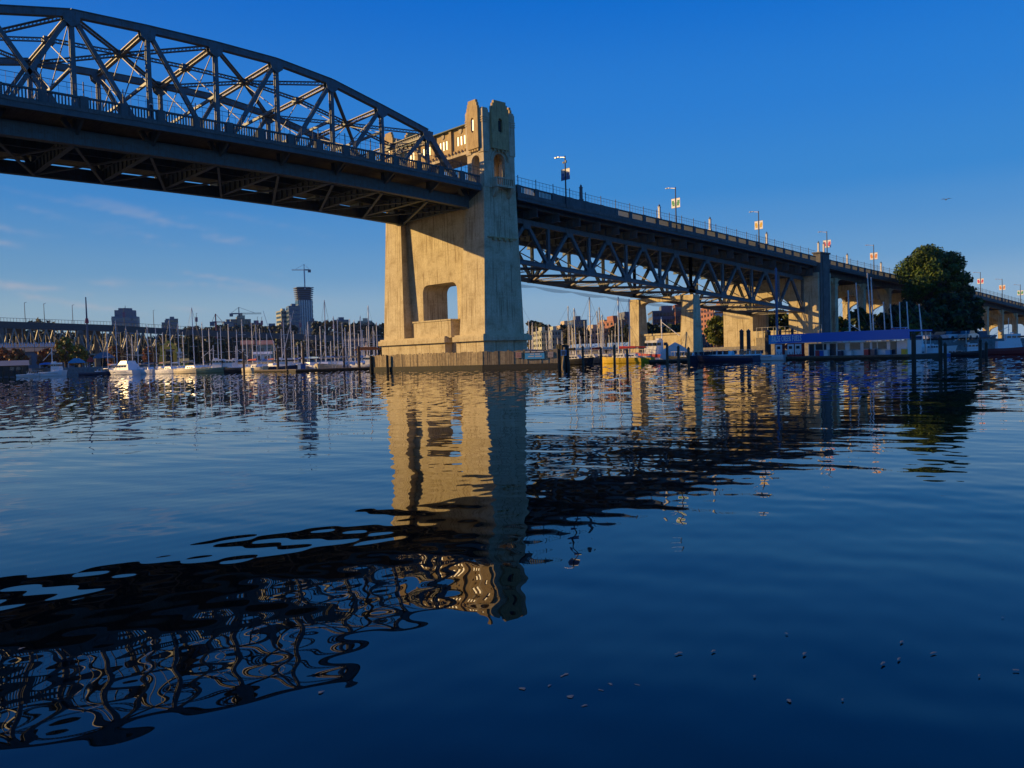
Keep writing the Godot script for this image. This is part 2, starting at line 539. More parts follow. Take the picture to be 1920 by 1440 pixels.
func main_span() -> void:
	var t := thing("steel_truss_span", "blue-grey arched steel truss span over the water beside the concrete towers", "bridge span")
	var xa := X0 - 15 * PANEL
	obj("road_slab", deck_strip(xa, X0 - .6, PN + .25, PF - .25, -1.05, -1.28), M.concrete_deck, t)
	for z in [PN, PF]:
		obj("edge_beam", deck_strip(xa, X0 - .6, z - .2, z + .2, -1.05, -1.75 if z == PN else -1.32), M.parapet, t)
		obj("kerb", deck_strip(xa, X0 - .6, (ZN if z == PN else ZF) - .3, (ZN if z == PN else ZF) + .3, -.80, -1.05), M.concrete_deck, t)
		parapet_run(t, xa, X0 - .6, z)
	obj("road_surface", deck_strip(xa, X0 - .6, ZN - .4, ZF + .4, -1.045, -1.049), M.asphalt, t)
	for z in [-77.3, -80.1, -82.9, -85.7]:
		obj("stringer", deck_strip(xa, X0 - .4, z - .12, z + .12, -1.29, -2.05), M.steel, t)
	for i in 16:
		var x := X0 - i * PANEL - (.25 if i == 0 else 0.0)
		obj("floor_beam", floor_beam(x, ZN - .35, ZF + .35, yp(x) - 2.06, yp(x) - 3.15), M.steel, t)
		for s in [0, 1]:
			var b := MB.new()
			var zi: float = (ZN + .31) if s == 0 else (ZF - .31)
			var zo: float = (PN - .2) if s == 0 else (PF + .2)
			b.prism(PackedVector2Array([Vector2(0, 0), Vector2(1, 0), Vector2(1, -.25), Vector2(0, -1.25)]), Vector3(x - .1, yp(x) - 1.30, zi), Vector3(0, 0, zo - zi), Vector3.UP, Vector3(.2, 0, 0))
			obj("sidewalk_bracket", b, M.steel, t)
	# bottom lateral bracing
	for i in 15:
		var b := MB.new()
		var p := node_low(i, ZN - .3)
		var q := node_low(i + 1, ZF + .3)
		p.y -= .48; q.y -= .48
		b.beam(p, q, .22, .14)
		var p2 := node_low(i, ZF + .3)
		var q2 := node_low(i + 1, ZN - .3)
		p2.y -= .66; q2.y -= .66
		b.beam(p2, q2, .22, .14)
		obj("lateral_brace", b, M.steel, t)
	for z in [ZN, ZF]:
		# chords
		for i in 15:
			var b := MB.new()
			var p := node_low(i, z)
			var q := node_low(i + 1, z)
			b.beam(p, q, 1.05, .56, Vector3.BACK)
			b.beam(p + Vector3(0, .56, 0), q + Vector3(0, .56, 0), .07, .72, Vector3.BACK)
			b.beam(p - Vector3(0, .56, 0), q - Vector3(0, .56, 0), .07, .72, Vector3.BACK)
			obj("bottom_chord", b, M.steel, t)
		for i in range(1, 14):
			var b := MB.new()
			b.beam(node_up(i, z), node_up(i + 1, z), .56, .56, Vector3.BACK)
			var up := (node_up(i, z) - node_up(i + 1, z)).normalized().cross(Vector3.FORWARD)
			if up.y < 0: up = -up
			b.beam(node_up(i, z) + up * .31, node_up(i + 1, z) + up * .31, .06, .70, Vector3.BACK)
			obj("top_chord", b, M.steel, t)
		for e in [[0, 1], [15, 14]]:
			var b := MB.new()
			b.beam(node_low(e[0], z), node_up(e[1], z), .62, .60, Vector3.BACK)
			obj("end_post", b, M.steel, t)
		for i in range(1, 15):
			var b := MB.new()
			b.laced(node_low(i, z) + Vector3(0, .3, 0), node_up(i, z) - Vector3(0, .25, 0), .40, .38, Vector3.BACK, .38)
			obj("vertical", b, M.steel, t)
			b = MB.new()
			var c := node_up(i, z)
			for s in [-.27, .27]:
				b.prism(PackedVector2Array([Vector2(-.75, .1), Vector2(.75, .1), Vector2(.6, -.75), Vector2(0, -1.15), Vector2(-.6, -.75)]), c + Vector3(0, 0, s), Vector3.RIGHT, Vector3.UP, Vector3(0, 0, .025 * signf(s)))
			obj("gusset_plate", b, M.steel, t)
		for d in [[1, 2], [2, 3], [3, 4], [4, 5], [6, 5], [7, 6], [8, 7], [7, 8], [14, 13], [13, 12], [12, 11], [11, 10], [9, 10], [8, 9]]:
			var b := MB.new()
			b.laced(node_low(d[1], z), node_up(d[0], z), .38, .36, Vector3.BACK, .38)
			obj("diagonal", b, M.steel, t)
	var mid := Vector3(0, 0, (ZN + ZF) * .5)
	for i in range(1, 15):
		var p := node_up(i, ZN + -.3)
		var q := node_up(i, ZF + .3)
		var c := (p + q) * .5
		var b := MB.new()
		b.laced(p - Vector3(0, .1, 0), q - Vector3(0, .1, 0), .46, .34, Vector3.UP, .40)
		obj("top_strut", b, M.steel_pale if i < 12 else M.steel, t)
		b = MB.new()
		b.box(c - Vector3(0, .1, 0), Vector3(.9, .5, .9))
		obj("strut_joint", b, M.steel, t)
		# sway frame: lower strut and crossed rods
		var yl := yp(p.x) + 3.15
		if i > 1 and i < 14:
			b = MB.new()
			b.beam(Vector3(p.x, yl, ZN - .2), Vector3(p.x, yl, ZF + .2), .20, .26)
			obj("sway_strut", b, M.steel, t)
			b = MB.new()
			for s in [[p, Vector3(p.x, yl, c.z)], [q, Vector3(p.x, yl, c.z)], [c, Vector3(p.x, yl, ZN - .2)], [c, Vector3(p.x, yl, ZF + .2)]]:
				b.beam(s[0] - Vector3(0, .3, 0), s[1], .07, .07)
			obj("sway_rod", b, M.steel_pale, t)
		if i < 14:
			b = MB.new()
			var c2 := (node_up(i + 1, ZN) + node_up(i + 1, ZF)) * .5
			b.laced(c, c2, .36, .28, Vector3.UP, .36)
			obj("centre_brace", b, M.steel, t)
	for i in range(2, 14, 2):
		for s in [[ZN, ZF], [ZF, ZN]]:
			for k in [-1, 1]:
				var a := node_up(i + k, s[0] if k < 0 else s[1])
				var c := (node_up(i, ZN) + node_up(i, ZF)) * .5
				var b := MB.new()
				b.laced(a - Vector3(0, .12, 0), c - Vector3(0, .12, 0), .38, .28, Vector3.UP, .36)
				obj("top_brace", b, M.steel, t)
	# portal frames at both ends
	for i in [1, 14]:
		var b := MB.new()
		var p := node_up(i, ZN - .3) - Vector3(0, 1.3, 0)
		var q := node_up(i, ZF + .3) - Vector3(0, 1.3, 0)
		b.laced(p + Vector3(0, .45, 0), q + Vector3(0, .45, 0), 1.0, .3, Vector3.UP, .8)
		b.beam(p - Vector3(0, 1.6, 0), p.lerp(q, .16), .2, .25)
		b.beam(q - Vector3(0, 1.6, 0), q.lerp(p, .16), .2, .25)
		obj("portal_frame", b, M.steel_pale, t)

func arch_panel(w: float, h: float, ow: float, oh: float) -> PackedVector2Array:   # wall w x h with an arched doorway ow x oh from the ground up
	var p := PackedVector2Array([Vector2(-w / 2, 0), Vector2(-w / 2, h), Vector2(w / 2, h), Vector2(w / 2, 0), Vector2(ow / 2, 0)])
	for k in 13:
		var a := PI * k / 12
		p.append(Vector2(cos(a) * ow / 2, oh - ow / 2 + sin(a) * ow / 2))
	p.append(Vector2(-ow / 2, 0))
	return p

const TX0 := 62.75
const TX1 := 67.65
func tower(t: Node3D, zo: float, zi: float) -> void:     # the part above the road; zo outer face, zi inner face
	var s := signf(zo - zi)
	var zc := (zo + zi) * .5
	var w := absf(zo - zi)
	var y0 := 21.2
	var yt := 29.9
	var b := MB.new()
	var ph := yt - y0
	# end walls (arch for the footway) and side walls (arch over the balcony)
	for x in [TX0, TX1 - .55]:
		b = MB.new()
		b.prism(arch_panel(w, ph, 1.45, 3.85), Vector3(x, y0, zc), Vector3.BACK, Vector3.UP, Vector3(.55, 0, 0))
		obj("end_wall", b, M.concrete_tower, t)
	for z in [zo, zi + s * .55]:
		b = MB.new()
		b.prism(arch_panel(TX1 - TX0 - 1.1, ph, 1.75, 4.1), Vector3((TX0 + TX1) * .5, y0, z), Vector3.RIGHT, Vector3.UP, Vector3(0, 0, -s * .55))
		obj("side_wall", b, M.concrete_tower, t)
	b = MB.new()
	b.box(Vector3((TX0 + TX1) * .5, yt - .3, zc), Vector3(TX1 - TX0 - 1.2, .3, w - 1.2))
	b.box(Vector3((TX0 + TX1) * .5, 25.9, zc), Vector3(TX1 - TX0 - 1.2, .3, w - 1.2))
	obj("tower_roof", b, M.concrete, t)
	# corner piers with moulded bands
	for x in [TX0, TX1]:
		for z in [zo, zi]:
			var cx: float = x + (.38 if x == TX0 else -.38)
			var cz: float = z + (-.38 if z > zc else .38)
			b = MB.new()
			b.box(Vector3(cx, 27.7, cz), Vector3(.92, 4.9, .92))
			b.box(Vector3(cx, 30.25, cz), Vector3(.80, .2, .80))
			for k in 3:
				b.box(Vector3(cx, 28.75 + k * .26, cz), Vector3(1.04, .13, 1.04))
			b.box(Vector3(cx, 25.35, cz), Vector3(.84, .2, .84))
			b.box(Vector3(cx, 25.12, cz), Vector3(.70, .25, .70))
			obj("corner_pier", b, M.concrete_tower, t)
	# projecting panels with a stepped gable, a slit window with a pointed surround and small corbels
	for f in 4:
		var n := [Vector3.LEFT, Vector3.RIGHT, Vector3.BACK, Vector3.FORWARD][f] as Vector3
		var ux := n.cross(Vector3.UP)
		var pw := 1.95 if f < 2 else 2.7
		var o := Vector3((TX0 + TX1) * .5, 0, zc) + n * ((TX1 - TX0) * .5 if f < 2 else w * .5)
		var g := PackedVector2Array()
		var hw := pw * .5
		var outer := [Vector2(-hw, 25.75), Vector2(-hw, 30.6), Vector2(-hw * .86, 30.6), Vector2(-hw * .86, 31.0), Vector2(-hw * .7, 31.0), Vector2(-hw * .7, 31.35), Vector2(hw * .7, 31.35), Vector2(hw * .7, 31.0), Vector2(hw * .86, 31.0), Vector2(hw * .86, 30.6), Vector2(hw, 30.6), Vector2(hw, 25.75)]
		# two halves so that the slit stays open
		var ww := .24 if f < 2 else .34
		for side in [-1, 1]:
			g = PackedVector2Array([Vector2(0, 25.75), Vector2(0, 27.55), Vector2(ww * side, 27.85), Vector2(ww * side, 29.15), Vector2(0, 29.4), Vector2(0, 31.35)])
			var ring: Array = outer.filter(func(q): return q.x * side > 0)
			if side < 0: ring.reverse()
			var ord: Array = ring if side < 0 else ring
			var top_first := ord.duplicate()
			top_first.sort_custom(func(a, c): return a.y > c.y if a.y != c.y else absf(a.x) < absf(c.x))
			for q in top_first: g.append(q)
			b = MB.new()
			b.prism(g, o, ux, Vector3.UP, n * .34)
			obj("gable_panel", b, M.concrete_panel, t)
		b = MB.new()
		for k in 4:
			b.box(o + ux * (pw * (k - 1.5) / 4.4) + Vector3.UP * 25.6 + n * .15, Vector3(.16, .3, .3))
		obj("corbel", b, M.concrete_panel, t)
		b = MB.new()
		b.box(o + Vector3.UP * 28.5 + n * (.05 if f >= 2 else .2), Vector3(.05 if f < 2 else ww * 1.9, 1.25, ww * 1.9 if f < 2 else .05))
		var wn := obj("window", b, M.glass if f >= 2 else M.white, t)
		b = MB.new()
		for k in 2:
			b.box(o + Vector3.UP * (28.1 + k * .5) + n * .10, Vector3(.05 if f < 2 else ww * 1.9, .06, ww * 1.9 if f < 2 else .05))
		b.box(o + Vector3.UP * 28.5 + n * .14, Vector3(.05, 1.25, .05))
		if f >= 2: obj("window_bar", b, M.black, wn)
	# moulding over the side arch, balcony on brackets
	b = MB.new()
	for k in 12:
		var a0 := PI * k / 12
		var a1 := PI * (k + 1) / 12
		var cc := Vector3((TX0 + TX1) * .5, y0 + 3.25, zo + s * .1)
		b.beam(cc + Vector3(cos(a0) * 1.35, sin(a0) * 1.35, 0), cc + Vector3(cos(a1) * 1.35, sin(a1) * 1.35, 0), .16, .2, Vector3.BACK)
	obj("arch_moulding", b, M.concrete_tower, t)
	b = MB.new()
	var bx := 65.35
	b.box(Vector3(bx, 21.35, zo + s * .42), Vector3(2.9, .25, .84))
	for k in 9:
		b.box(Vector3(bx - 1.28 + k * .32, 21.85, zo + s * .72), Vector3(.13, .75, .13))
	b.box(Vector3(bx, 22.28, zo + s * .72), Vector3(2.9, .14, .2))
	for e in [-1.35, 1.35]:
		b.box(Vector3(bx + e, 21.9, zo + s * .42), Vector3(.2, .85, .8))
	obj("balcony", b, M.concrete_tower, t)
	for e in [-1.15, 1.15]:
		b = MB.new()
		b.prism(PackedVector2Array([Vector2(0, 0), Vector2(.7, 0), Vector2(.6, -.35), Vector2(.3, -.8), Vector2(0, -1.1)]), Vector3(bx + e - .2, 21.22, zo), Vector3(0, 0, s), Vector3.UP, Vector3(.4, 0, 0))
		obj("balcony_bracket", b, M.concrete_tower, t)

func main_pier() -> void:
	var t := thing("concrete_bridge_pier", "cream concrete bridge pier with two stepped towers joined by a gallery", "bridge pier")
	var n := -71.45
	var f := -92.2
	# legs, battered: [outer, inner] at the foot and under the road
	for k in 2:
		var zo0: float = [n, f][k]
		var zi0: float = [-76.1, -87.5][k]
		var zo1: float = [n - .05, f + .6][k]
		var zi1: float = [-74.75, -88.3][k]
		var b := MB.new()
		var za := minf(zo0, zi0)
		var zb := maxf(zo0, zi0)
		var zc := minf(zo1, zi1)
		var zd := maxf(zo1, zi1)
		b.hexa([Vector3(62.1, 3.9, za), Vector3(62.1, 3.9, zb), Vector3(68.44, 3.9, zb), Vector3(68.44, 3.9, za), Vector3(TX0 - .05, 21.2, zc), Vector3(TX0 - .05, 21.2, zd), Vector3(TX1 + .1, 21.2, zd), Vector3(TX1 + .1, 21.2, zc)])
		obj("leg", b, M.concrete, t)
		# row of small blocks high on the outer face
		b = MB.new()
		var s := signf(zo0 - zi0)
		for i in 4:
			b.box(Vector3(63.9 + i * .9, 15.2, zo0 + s * .06), Vector3(.42, .24, .34))
		b.box(Vector3(65.3, 15.42, zo0 + s * .02), Vector3(4.6, .14, .24))
		obj("block_course", b, M.concrete_panel, t)
	# recessed wall with a round-cornered opening
	var b := MB.new()
	var o := PackedVector2Array([Vector2(-89, 3.9), Vector2(-89, 19.9), Vector2(-74.6, 19.9), Vector2(-74.6, 3.9), Vector2(-77.9, 3.9)])
	var r := 1.0
	for k in 7:
		var a := PI * .5 * k / 6
		o.append(Vector2(-77.9 - r + r * cos(a), 10.8 - r + r * sin(a)))
	for k in 7:
		var a := PI * .5 + PI * .5 * k / 6
		o.append(Vector2(-84.9 + r + r * cos(a), 10.8 - r + r * sin(a)))
	o.append(Vector2(-84.9, 3.9))
	b.prism(o, Vector3(63.4, 0, 0), Vector3.BACK, Vector3.UP, Vector3(4.0, 0, 0))
	obj("cross_wall", b, M.concrete, t)
	b = MB.new()
	b.span(Vector3(62.0, 3.9, -85.2), Vector3(63.9, 6.0, -77.6))
	b.span(Vector3(61.9, 6.0, -85.35), Vector3(63.95, 6.18, -77.45))
	obj("sill_block", b, M.concrete, t)
	b = MB.new()
	for i in 3:
		b.span(Vector3(62.9, 19.9 + i * .3, -88.2 + i * .4), Vector3(67.5, 20.2 + i * .3, -75 - i * .4))
	obj("bearing_shelf", b, M.concrete, t)
	# pedestal in two blocks with a ledge and a dark slot between them
	for q in [[f - .15, -78.6], [-76.4, n + .1]]:
		b = MB.new()
		b.span(Vector3(61.8, -1.5, q[0]), Vector3(68.75, 3.3, q[1]))
		obj("pedestal", b, M.concrete, t)
		b = MB.new()
		b.span(Vector3(61.45, 3.3, q[0] - .3), Vector3(69.3, 3.9, q[1] + .35))
		b.span(Vector3(61.65, 3.9, q[0] - .1), Vector3(69.0, 4.1, q[1] + .15))
		obj("ledge", b, M.concrete, t)
	b = MB.new()
	b.span(Vector3(62.9, -1.5, -78.55), Vector3(68, 3.85, -76.45))
	obj("slot_wall", b, M.concrete, t)
	tower(t, n, -74.4)
	tower(t, f + .65, -88.6)
	# gallery between the towers
	b = MB.new()
	var gx := 63.35
	b.span(Vector3(gx, 25.75, -88.6), Vector3(gx + 3.6, 26.45, -74.4))
	obj("gallery_beam", b, M.concrete_tower, t)
	b = MB.new()
	# wall between the window openings
	var groups := []
	for i in 4:
		var zc := -76.3 - i * 3.46
		groups.append(zc)
	for x in [gx + .1, gx + 3.2]:
		b.span(Vector3(x, 26.45, -88.6), Vector3(x + .3, 27.05, -74.4))
		b.span(Vector3(x, 28.15, -88.6), Vector3(x + .3, 29.1, -74.4))
		var edge := -74.4
		for zc in groups:
			for k in 3:
				var wz: float = zc + (1 - k) * .62
				b.span(Vector3(x, 27.05, wz + .2), Vector3(x + .3, 28.15, edge))
				edge = wz - .2
		b.span(Vector3(x, 27.05, -88.6), Vector3(x + .3, 28.15, edge))
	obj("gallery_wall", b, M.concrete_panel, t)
	for x in [gx + .28, gx + 3.3]:
		for zc in groups:
			for k in 3:
				b = MB.new()
				b.span(Vector3(x - (.12 if x < gx + 1.0 else 0.0), 27.0, zc + (1 - k) * .62 - .25), Vector3(x + (-.06 if x < gx + 1.0 else .06), 28.2, zc + (1 - k) * .62 + .25))
				obj("window_board", b, M.white, t)
	for i in 5:
		b = MB.new()
		var z := -74.75 - i * 3.38
		for x in [gx - .05, gx + 3.4]:
			b.box(Vector3(x + .1, 27.75, z), Vector3(.36, 2.65, .42))
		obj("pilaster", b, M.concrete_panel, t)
	for i in 4:
		b = MB.new()
		b.lathe([[0.0, -.05], [.30, -.03], [.36, 0], [.30, .03], [0.0, .05]], Vector3.ZERO, 14)
		var ro := obj("rosette", b, M.concrete_tower, t)
		ro.position = Vector3(gx + .04, 28.75, groups[i])
		ro.rotation.z = PI / 2
	b = MB.new()
	for i in 22:
		b.box(Vector3(gx - .05, 26.3, -74.8 - i * .635), Vector3(.3, .26, .26))
	obj("dentil_course", b, M.concrete_panel, t)
	b = MB.new()
	b.prism(PackedVector2Array([Vector2(-.35, 0), Vector2(3.95, 0), Vector2(3.95, .12), Vector2(1.8, .55), Vector2(-.35, .12)]), Vector3(gx, 29.1, -74.4), Vector3.RIGHT, Vector3.UP, Vector3(0, 0, -14.2))
	obj("gallery_roof", b, M.roof_tile, t)
	# road through the pier
	obj("road_slab", deck_strip(X0 - .6, 68.2, PN - .1, PF + .1, -1.04, -1.40), M.concrete_deck, t)
	for z in [-74.75, -88.4]:
		b = MB.new()
		b.span(Vector3(62.4, 19.0, z - .5), Vector3(63.4, 19.75, z + .5))
		obj("bearing", b, M.steel, t)

# timber fender round the foot of the pier
func fender() -> void:
	var t := thing("timber_fender", "weathered vertical plank fender wrapping the foot of the concrete pier", "fender")
	var pts := [Vector2(64.6, -98.6), Vector2(59.35, -90.9), Vector2(60.0, -77.0), Vector2(60.9, -70.5), Vector2(64.8, -62.4), Vector2(72.2, -69.6), Vector2(76.0, -76)]
	var meshes := []
	for k in 4:
		var b := MB.new()
		b.box(Vector3(0, .5 + k * .02, 0), Vector3(.255, 2.9 + k * .04, .12))
		meshes.append(b.mesh())
	rng.seed = 4
	for i in pts.size() - 1:
		var a: Vector2 = pts[i]
		var c: Vector2 = pts[i + 1]
		var L := a.distance_to(c)
		var n := int(L / .27)
		var ang := atan2(-(c.y - a.y), c.x - a.x)
		for k in n:
			var p := a.lerp(c, (k + .5) / n)
			var o := obj("plank", meshes[rng.randi() % 4], M.timber[rng.randi() % 3], t)
			var nrm := Vector2(-(c.y - a.y), c.x - a.x).normalized()
			p += nrm * rng.randf_range(-.025, .025)
			o.position = Vector3(p.x, rng.randf_range(-.03, .04), p.y)
			o.rotation.y = ang
			o.rotation.x = rng.randf_range(-.008, .008)
		var b := MB.new()
		var nn := Vector2(-(c.y - a.y), c.x - a.x).normalized() * .17
		if nn.dot(Vector2(66, -82) - a) < 0: nn = -nn
		for y in [.35, 1.65]:
			b.beam(Vector3(a.x + nn.x, y, a.y + nn.y), Vector3(c.x + nn.x, y, c.y + nn.y), .22, .22)
		obj("waling", b, M.pile, t)
	# wet band of weed-dark timber at the waterline
	var b := MB.new()
	for i in pts.size() - 1:
		var a: Vector2 = pts[i]
		var c: Vector2 = pts[i + 1]
		var nn := Vector2(-(c.y - a.y), c.x - a.x).normalized() * .11
		if nn.dot(Vector2(66, -82) - a) > 0: nn = -nn
		b.beam(Vector3(a.x + nn.x, .05, a.y + nn.y), Vector3(c.x + nn.x, .05, c.y + nn.y), .1, .9, Vector3.UP)
	obj("wet_waling", b, M.timber_wet, t)
	b = MB.new()
	for i in 2:
		b.tube(Vector3(59.1, -1.5, [-90.95, -87.2][i]), Vector3(59.1, 2.0, [-90.95, -87.2][i]), .2, .17, 8)
	obj("corner_post", b, M.timber_wet, t)

func flat_sign(called: String, label: String, p: Vector3, n: Vector3, w: float, h: float, m: Material, group := "") -> Node3D:
	var t := thing(called, label, "sign", p, atan2(n.x, n.z), group)
	var b := MB.new()
	b.box(Vector3(0, 0, .03), Vector3(w, h, .05))
	obj("board", b, m, t)
	return t
func lettering(t: Node3D, text: String, at: Vector3, height: float, m: Material, bold := true, width := 0.0) -> MeshInstance3D:
	var f := SystemFont.new()
	f.font_names = PackedStringArray(["Droid Sans"])
	f.font_weight = 700 if bold else 400
	var tm := TextMesh.new()
	tm.text = text
	tm.font = f
	tm.font_size = 48
	tm.pixel_size = height / 35.0
	tm.depth = 0.02
	var o := obj("lettering", tm, m, t)
	o.position = at
	if width > 0.0:
		var aw := tm.get_aabb().size.x
		if aw > 0.0: o.scale.x = width / aw
	return o
func fender_signs() -> void:
	# boards on the chamfered side of the fender that looks down the channel
	var a := Vector2(60.9, -70.5)
	var c := Vector2(64.8, -62.4)
	var nrm := Vector3(-(c - a).normalized().y, 0, (c - a).normalized().x)
	var at := func(px: float) -> Vector3:      # where that direction meets the fender's face
		var r := ray(px, 660)
		var q := Vector2(r.x, r.z)
		var k := (a.x * (c - a).y - a.y * (c - a).x) / (q.x * (c - a).y - q.y * (c - a).x)
		return Vector3(q.x * k, 1.4, q.y * k) + nrm * .1
	var s := flat_sign("notice_board", "turquoise and black notice board fixed to the timber fender", at.call(1003.0) + Vector3(0, .1, 0), nrm, 2.3, .95, M.sign_cyan)
	var b := MB.new()
	b.box(Vector3(0, .33, .035), Vector3(2.3, .3, .056))
	obj("header", b, M.black, s)
	b = MB.new()
	for q in [[-.82, .55], [-.13, .58], [.66, .85]]: b.box(Vector3(q[0], .33, .068), Vector3(q[1], .13, .012))
	for q in [[-.3, .06, .5], [.35, .06, .6], [-.42, -.2, .7], [.45, -.2, .8]]: b.box(Vector3(q[0], q[1], .06), Vector3(q[2], .12, .012))
	obj("print", b, M.offwhite, s)
	s = flat_sign("warning_board", "small faded pink board on the timber fender beside the turquoise notice", at.call(973.0) + Vector3(0, .1, 0), nrm, .65, .62, mat(.45, .26, .20, .7))
	b = MB.new()
	for k in 3: b.box(Vector3(0, .16 - k * .16, .058), Vector3(.45, .05, .01))
	obj("print", b, M.red_dark, s)
	s = flat_sign("weathered_board", "pale weathered board at the far end of the timber fender", at.call(1033.0) + Vector3(0, .05, 0), nrm, .6, .62, mat(.42, .33, .28, .8))
	b = MB.new()
	for k in 3: b.box(Vector3(0, .16 - k * .16, .058), Vector3(.42, .04, .01))
	obj("print", b, M.pile, s)
	# pile cluster with its own blue square sign
	var pos := at.call(1052.0) as Vector3
	var t := thing("pile_dolphin", "cluster of dark tarred mooring piles at the end of the fender", "mooring piles", Vector3(pos.x + .2, 0, pos.z - .3))
	for q in [[0, 0, 2.6], [.5, .15, 2.5], [-.1, .5, 2.45], [.45, .6, 2.4], [.2, -.45, 2.5]]:
		b = MB.new()
		b.tube(Vector3(q[0] * 1.25, -2, q[1] * 1.25), Vector3(q[0], q[2], q[1]), .25, .22, 9)
		obj("pile", b, M.timber_wet, t)
	b = MB.new()
	b.tube(Vector3(-.75, -1.5, .75), Vector3(-.15, 2.2, .85), .11, .1, 8)
	obj("leaning_pile", b, M.timber[0], t)
	s = flat_sign("square_sign", "small square blue sign on the dark pile cluster", Vector3(pos.x - .12, 1.6, pos.z + .55), nrm, .62, .62, M.sign_blue)
	b = MB.new()
	b.box(Vector3(0, 0, .058), Vector3(.5, .5, .01))
	obj("symbol_field", b, M.navy, s)

# ---------- approach spans on deck trusses ----------
func a_top(x: float, z: float) -> Vector3: return Vector3(x, yp(x) - 3.6 - .004 * (x - 71), z)
func a_low(x: float, z: float) -> Vector3: return Vector3(x, yp(x) - 8.8 - .016 * (x - 74), z)
const AF := -85.6
func approach_span(xa: float, xb: float, n: int, label: String) -> void:
	var t := thing("deck_truss_span", label, "bridge span")
	obj("road_slab", deck_strip(xa, xb, PN + .25, PF - .25, -1.05, -1.45), M.concrete_deck, t)
	obj("road_surface", deck_strip(xa, xb, PN - 2.3, PF + 2.3, -1.045, -1.049), M.asphalt, t)
	for z in [PN, PF]:
		obj("edge_beam", deck_strip(xa, xb, z - .2, z + .2, -1.05, -1.85), M.parapet, t)
		parapet_run(t, xa, xb, z, [72.5, 85.5] if z == PN else [])
	for z in [-73.2, -76.4, -79.6, -82.8, -86.2]:
		obj("stringer", deck_strip(xa, xb, z - .12, z + .12, -1.46, -2.15), M.steel, t)
	var p := (xb - xa) / n
	for i in n + 1:
		var x := xa + i * p
		for h in [0.0, .5]:
			var xx: float = x + h * p
			if xx > xb: continue
			xx = clampf(xx, xa + .25, xb - .25)
			obj("floor_beam", floor_beam(xx, PN - .5, PF + .6, yp(xx) - 2.16, a_top(xx, 0).y + .42), M.steel, t)
	for z in [ZN, AF]:
		for i in n:
			var x := xa + i * p
			var b := MB.new()
			b.beam(a_top(x, z), a_top(x + p, z), .62, .5, Vector3.BACK)
			obj("top_chord", b, M.steel, t)
			b = MB.new()
			b.beam(a_low(x, z), a_low(x + p, z), .5, .5, Vector3.BACK)
			b.beam(a_low(x, z) + Vector3(0, .3, 0), a_low(x + p, z) + Vector3(0, .3, 0), .06, .66, Vector3.BACK)
			obj("bottom_chord", b, M.steel, t)
			# two diagonals per bay meet at the top between the bottom joints, a post stands on each joint
			for s in [[x, x + p * .5], [x + p, x + p * .5]]:
				b = MB.new()
				b.laced(a_low(s[0], z), a_top(s[1], z), .42, .42, Vector3.BACK, .42)
				obj("diagonal", b, M.steel, t)
			b = MB.new()
			var c := a_top(x + p * .5, z)
			for e in [-.26, .26]:
				b.prism(PackedVector2Array([Vector2(-.85, .2), Vector2(.85, .2), Vector2(.5, -.85), Vector2(-.5, -.85)]), c + Vector3(0, 0, e), Vector3.RIGHT, Vector3.UP, Vector3(0, 0, .025 * signf(e)))
			obj("gusset_plate", b, M.steel, t)
		for i in n + 1:
			var x := xa + i * p
			var b := MB.new()
			b.laced(a_low(x, z), a_top(x, z), .38, .40, Vector3.BACK, .4)
			obj("post", b, M.steel, t)
			b = MB.new()
			for e in [-.27, .27]:
				b.prism(PackedVector2Array([Vector2(-.9, -.25), Vector2(.9, -.25), Vector2(.7, .75), Vector2(-.7, .75)]), a_low(x, z) + Vector3(0, 0, e), Vector3.RIGHT, Vector3.UP, Vector3(0, 0, .025 * signf(e)))
			obj("gusset_plate", b, M.steel, t)
	for i in n + 1:
		var x := xa + i * p
		var b := MB.new()
		b.laced(a_low(x, ZN - .25), a_low(x, AF + .25), .45, .3, Vector3.UP, .5)
		obj("bottom_strut", b, M.steel_pale, t)
		b = MB.new()
		b.beam(a_low(x, ZN - .25), a_top(x, AF + .25), .12, .12)
		b.beam(a_low(x, AF + .25) + Vector3(.13, 0, 0), a_top(x, ZN - .25) + Vector3(.13, 0, 0), .12, .12)
		obj("sway_brace", b, M.steel_pale, t)
		if i < n:
			for s in [[ZN, AF, 0.0], [AF, ZN, .16]]:
				b = MB.new()
				b.laced(a_low(x, s[0]) - Vector3(0, s[2], 0), a_low(x + p, s[1]) - Vector3(0, s[2], 0), .34, .22, Vector3(.3, 0, .5), .4)
				obj("bottom_brace", b, M.steel_pale, t)
	# debris net slung under the far truss
	var b := MB.new()
	var k := n * 4
	for i in k:
		var x := lerpf(xa, xb, float(i) / k)
		var x2 := lerpf(xa, xb, float(i + 1) / k)
		var s0 := .55 + .35 * absf(sin(i * PI / 4.0))
		var s1 := .55 + .35 * absf(sin((i + 1) * PI / 4.0))
		b.quad(a_low(x, AF - 1.2) - Vector3(0, .45, 0), a_low(x, AF + .4) - Vector3(0, s0 + .4, 0), a_low(x2, AF + .4) - Vector3(0, s1 + .4, 0), a_low(x2, AF - 1.2) - Vector3(0, .45, 0))
	var nm := mat(.42, .46, .50, .9)
	nm.transparency = BaseMaterial3D.TRANSPARENCY_ALPHA
	nm.albedo_color.a = .45
	obj("debris_net", b, nm, t)

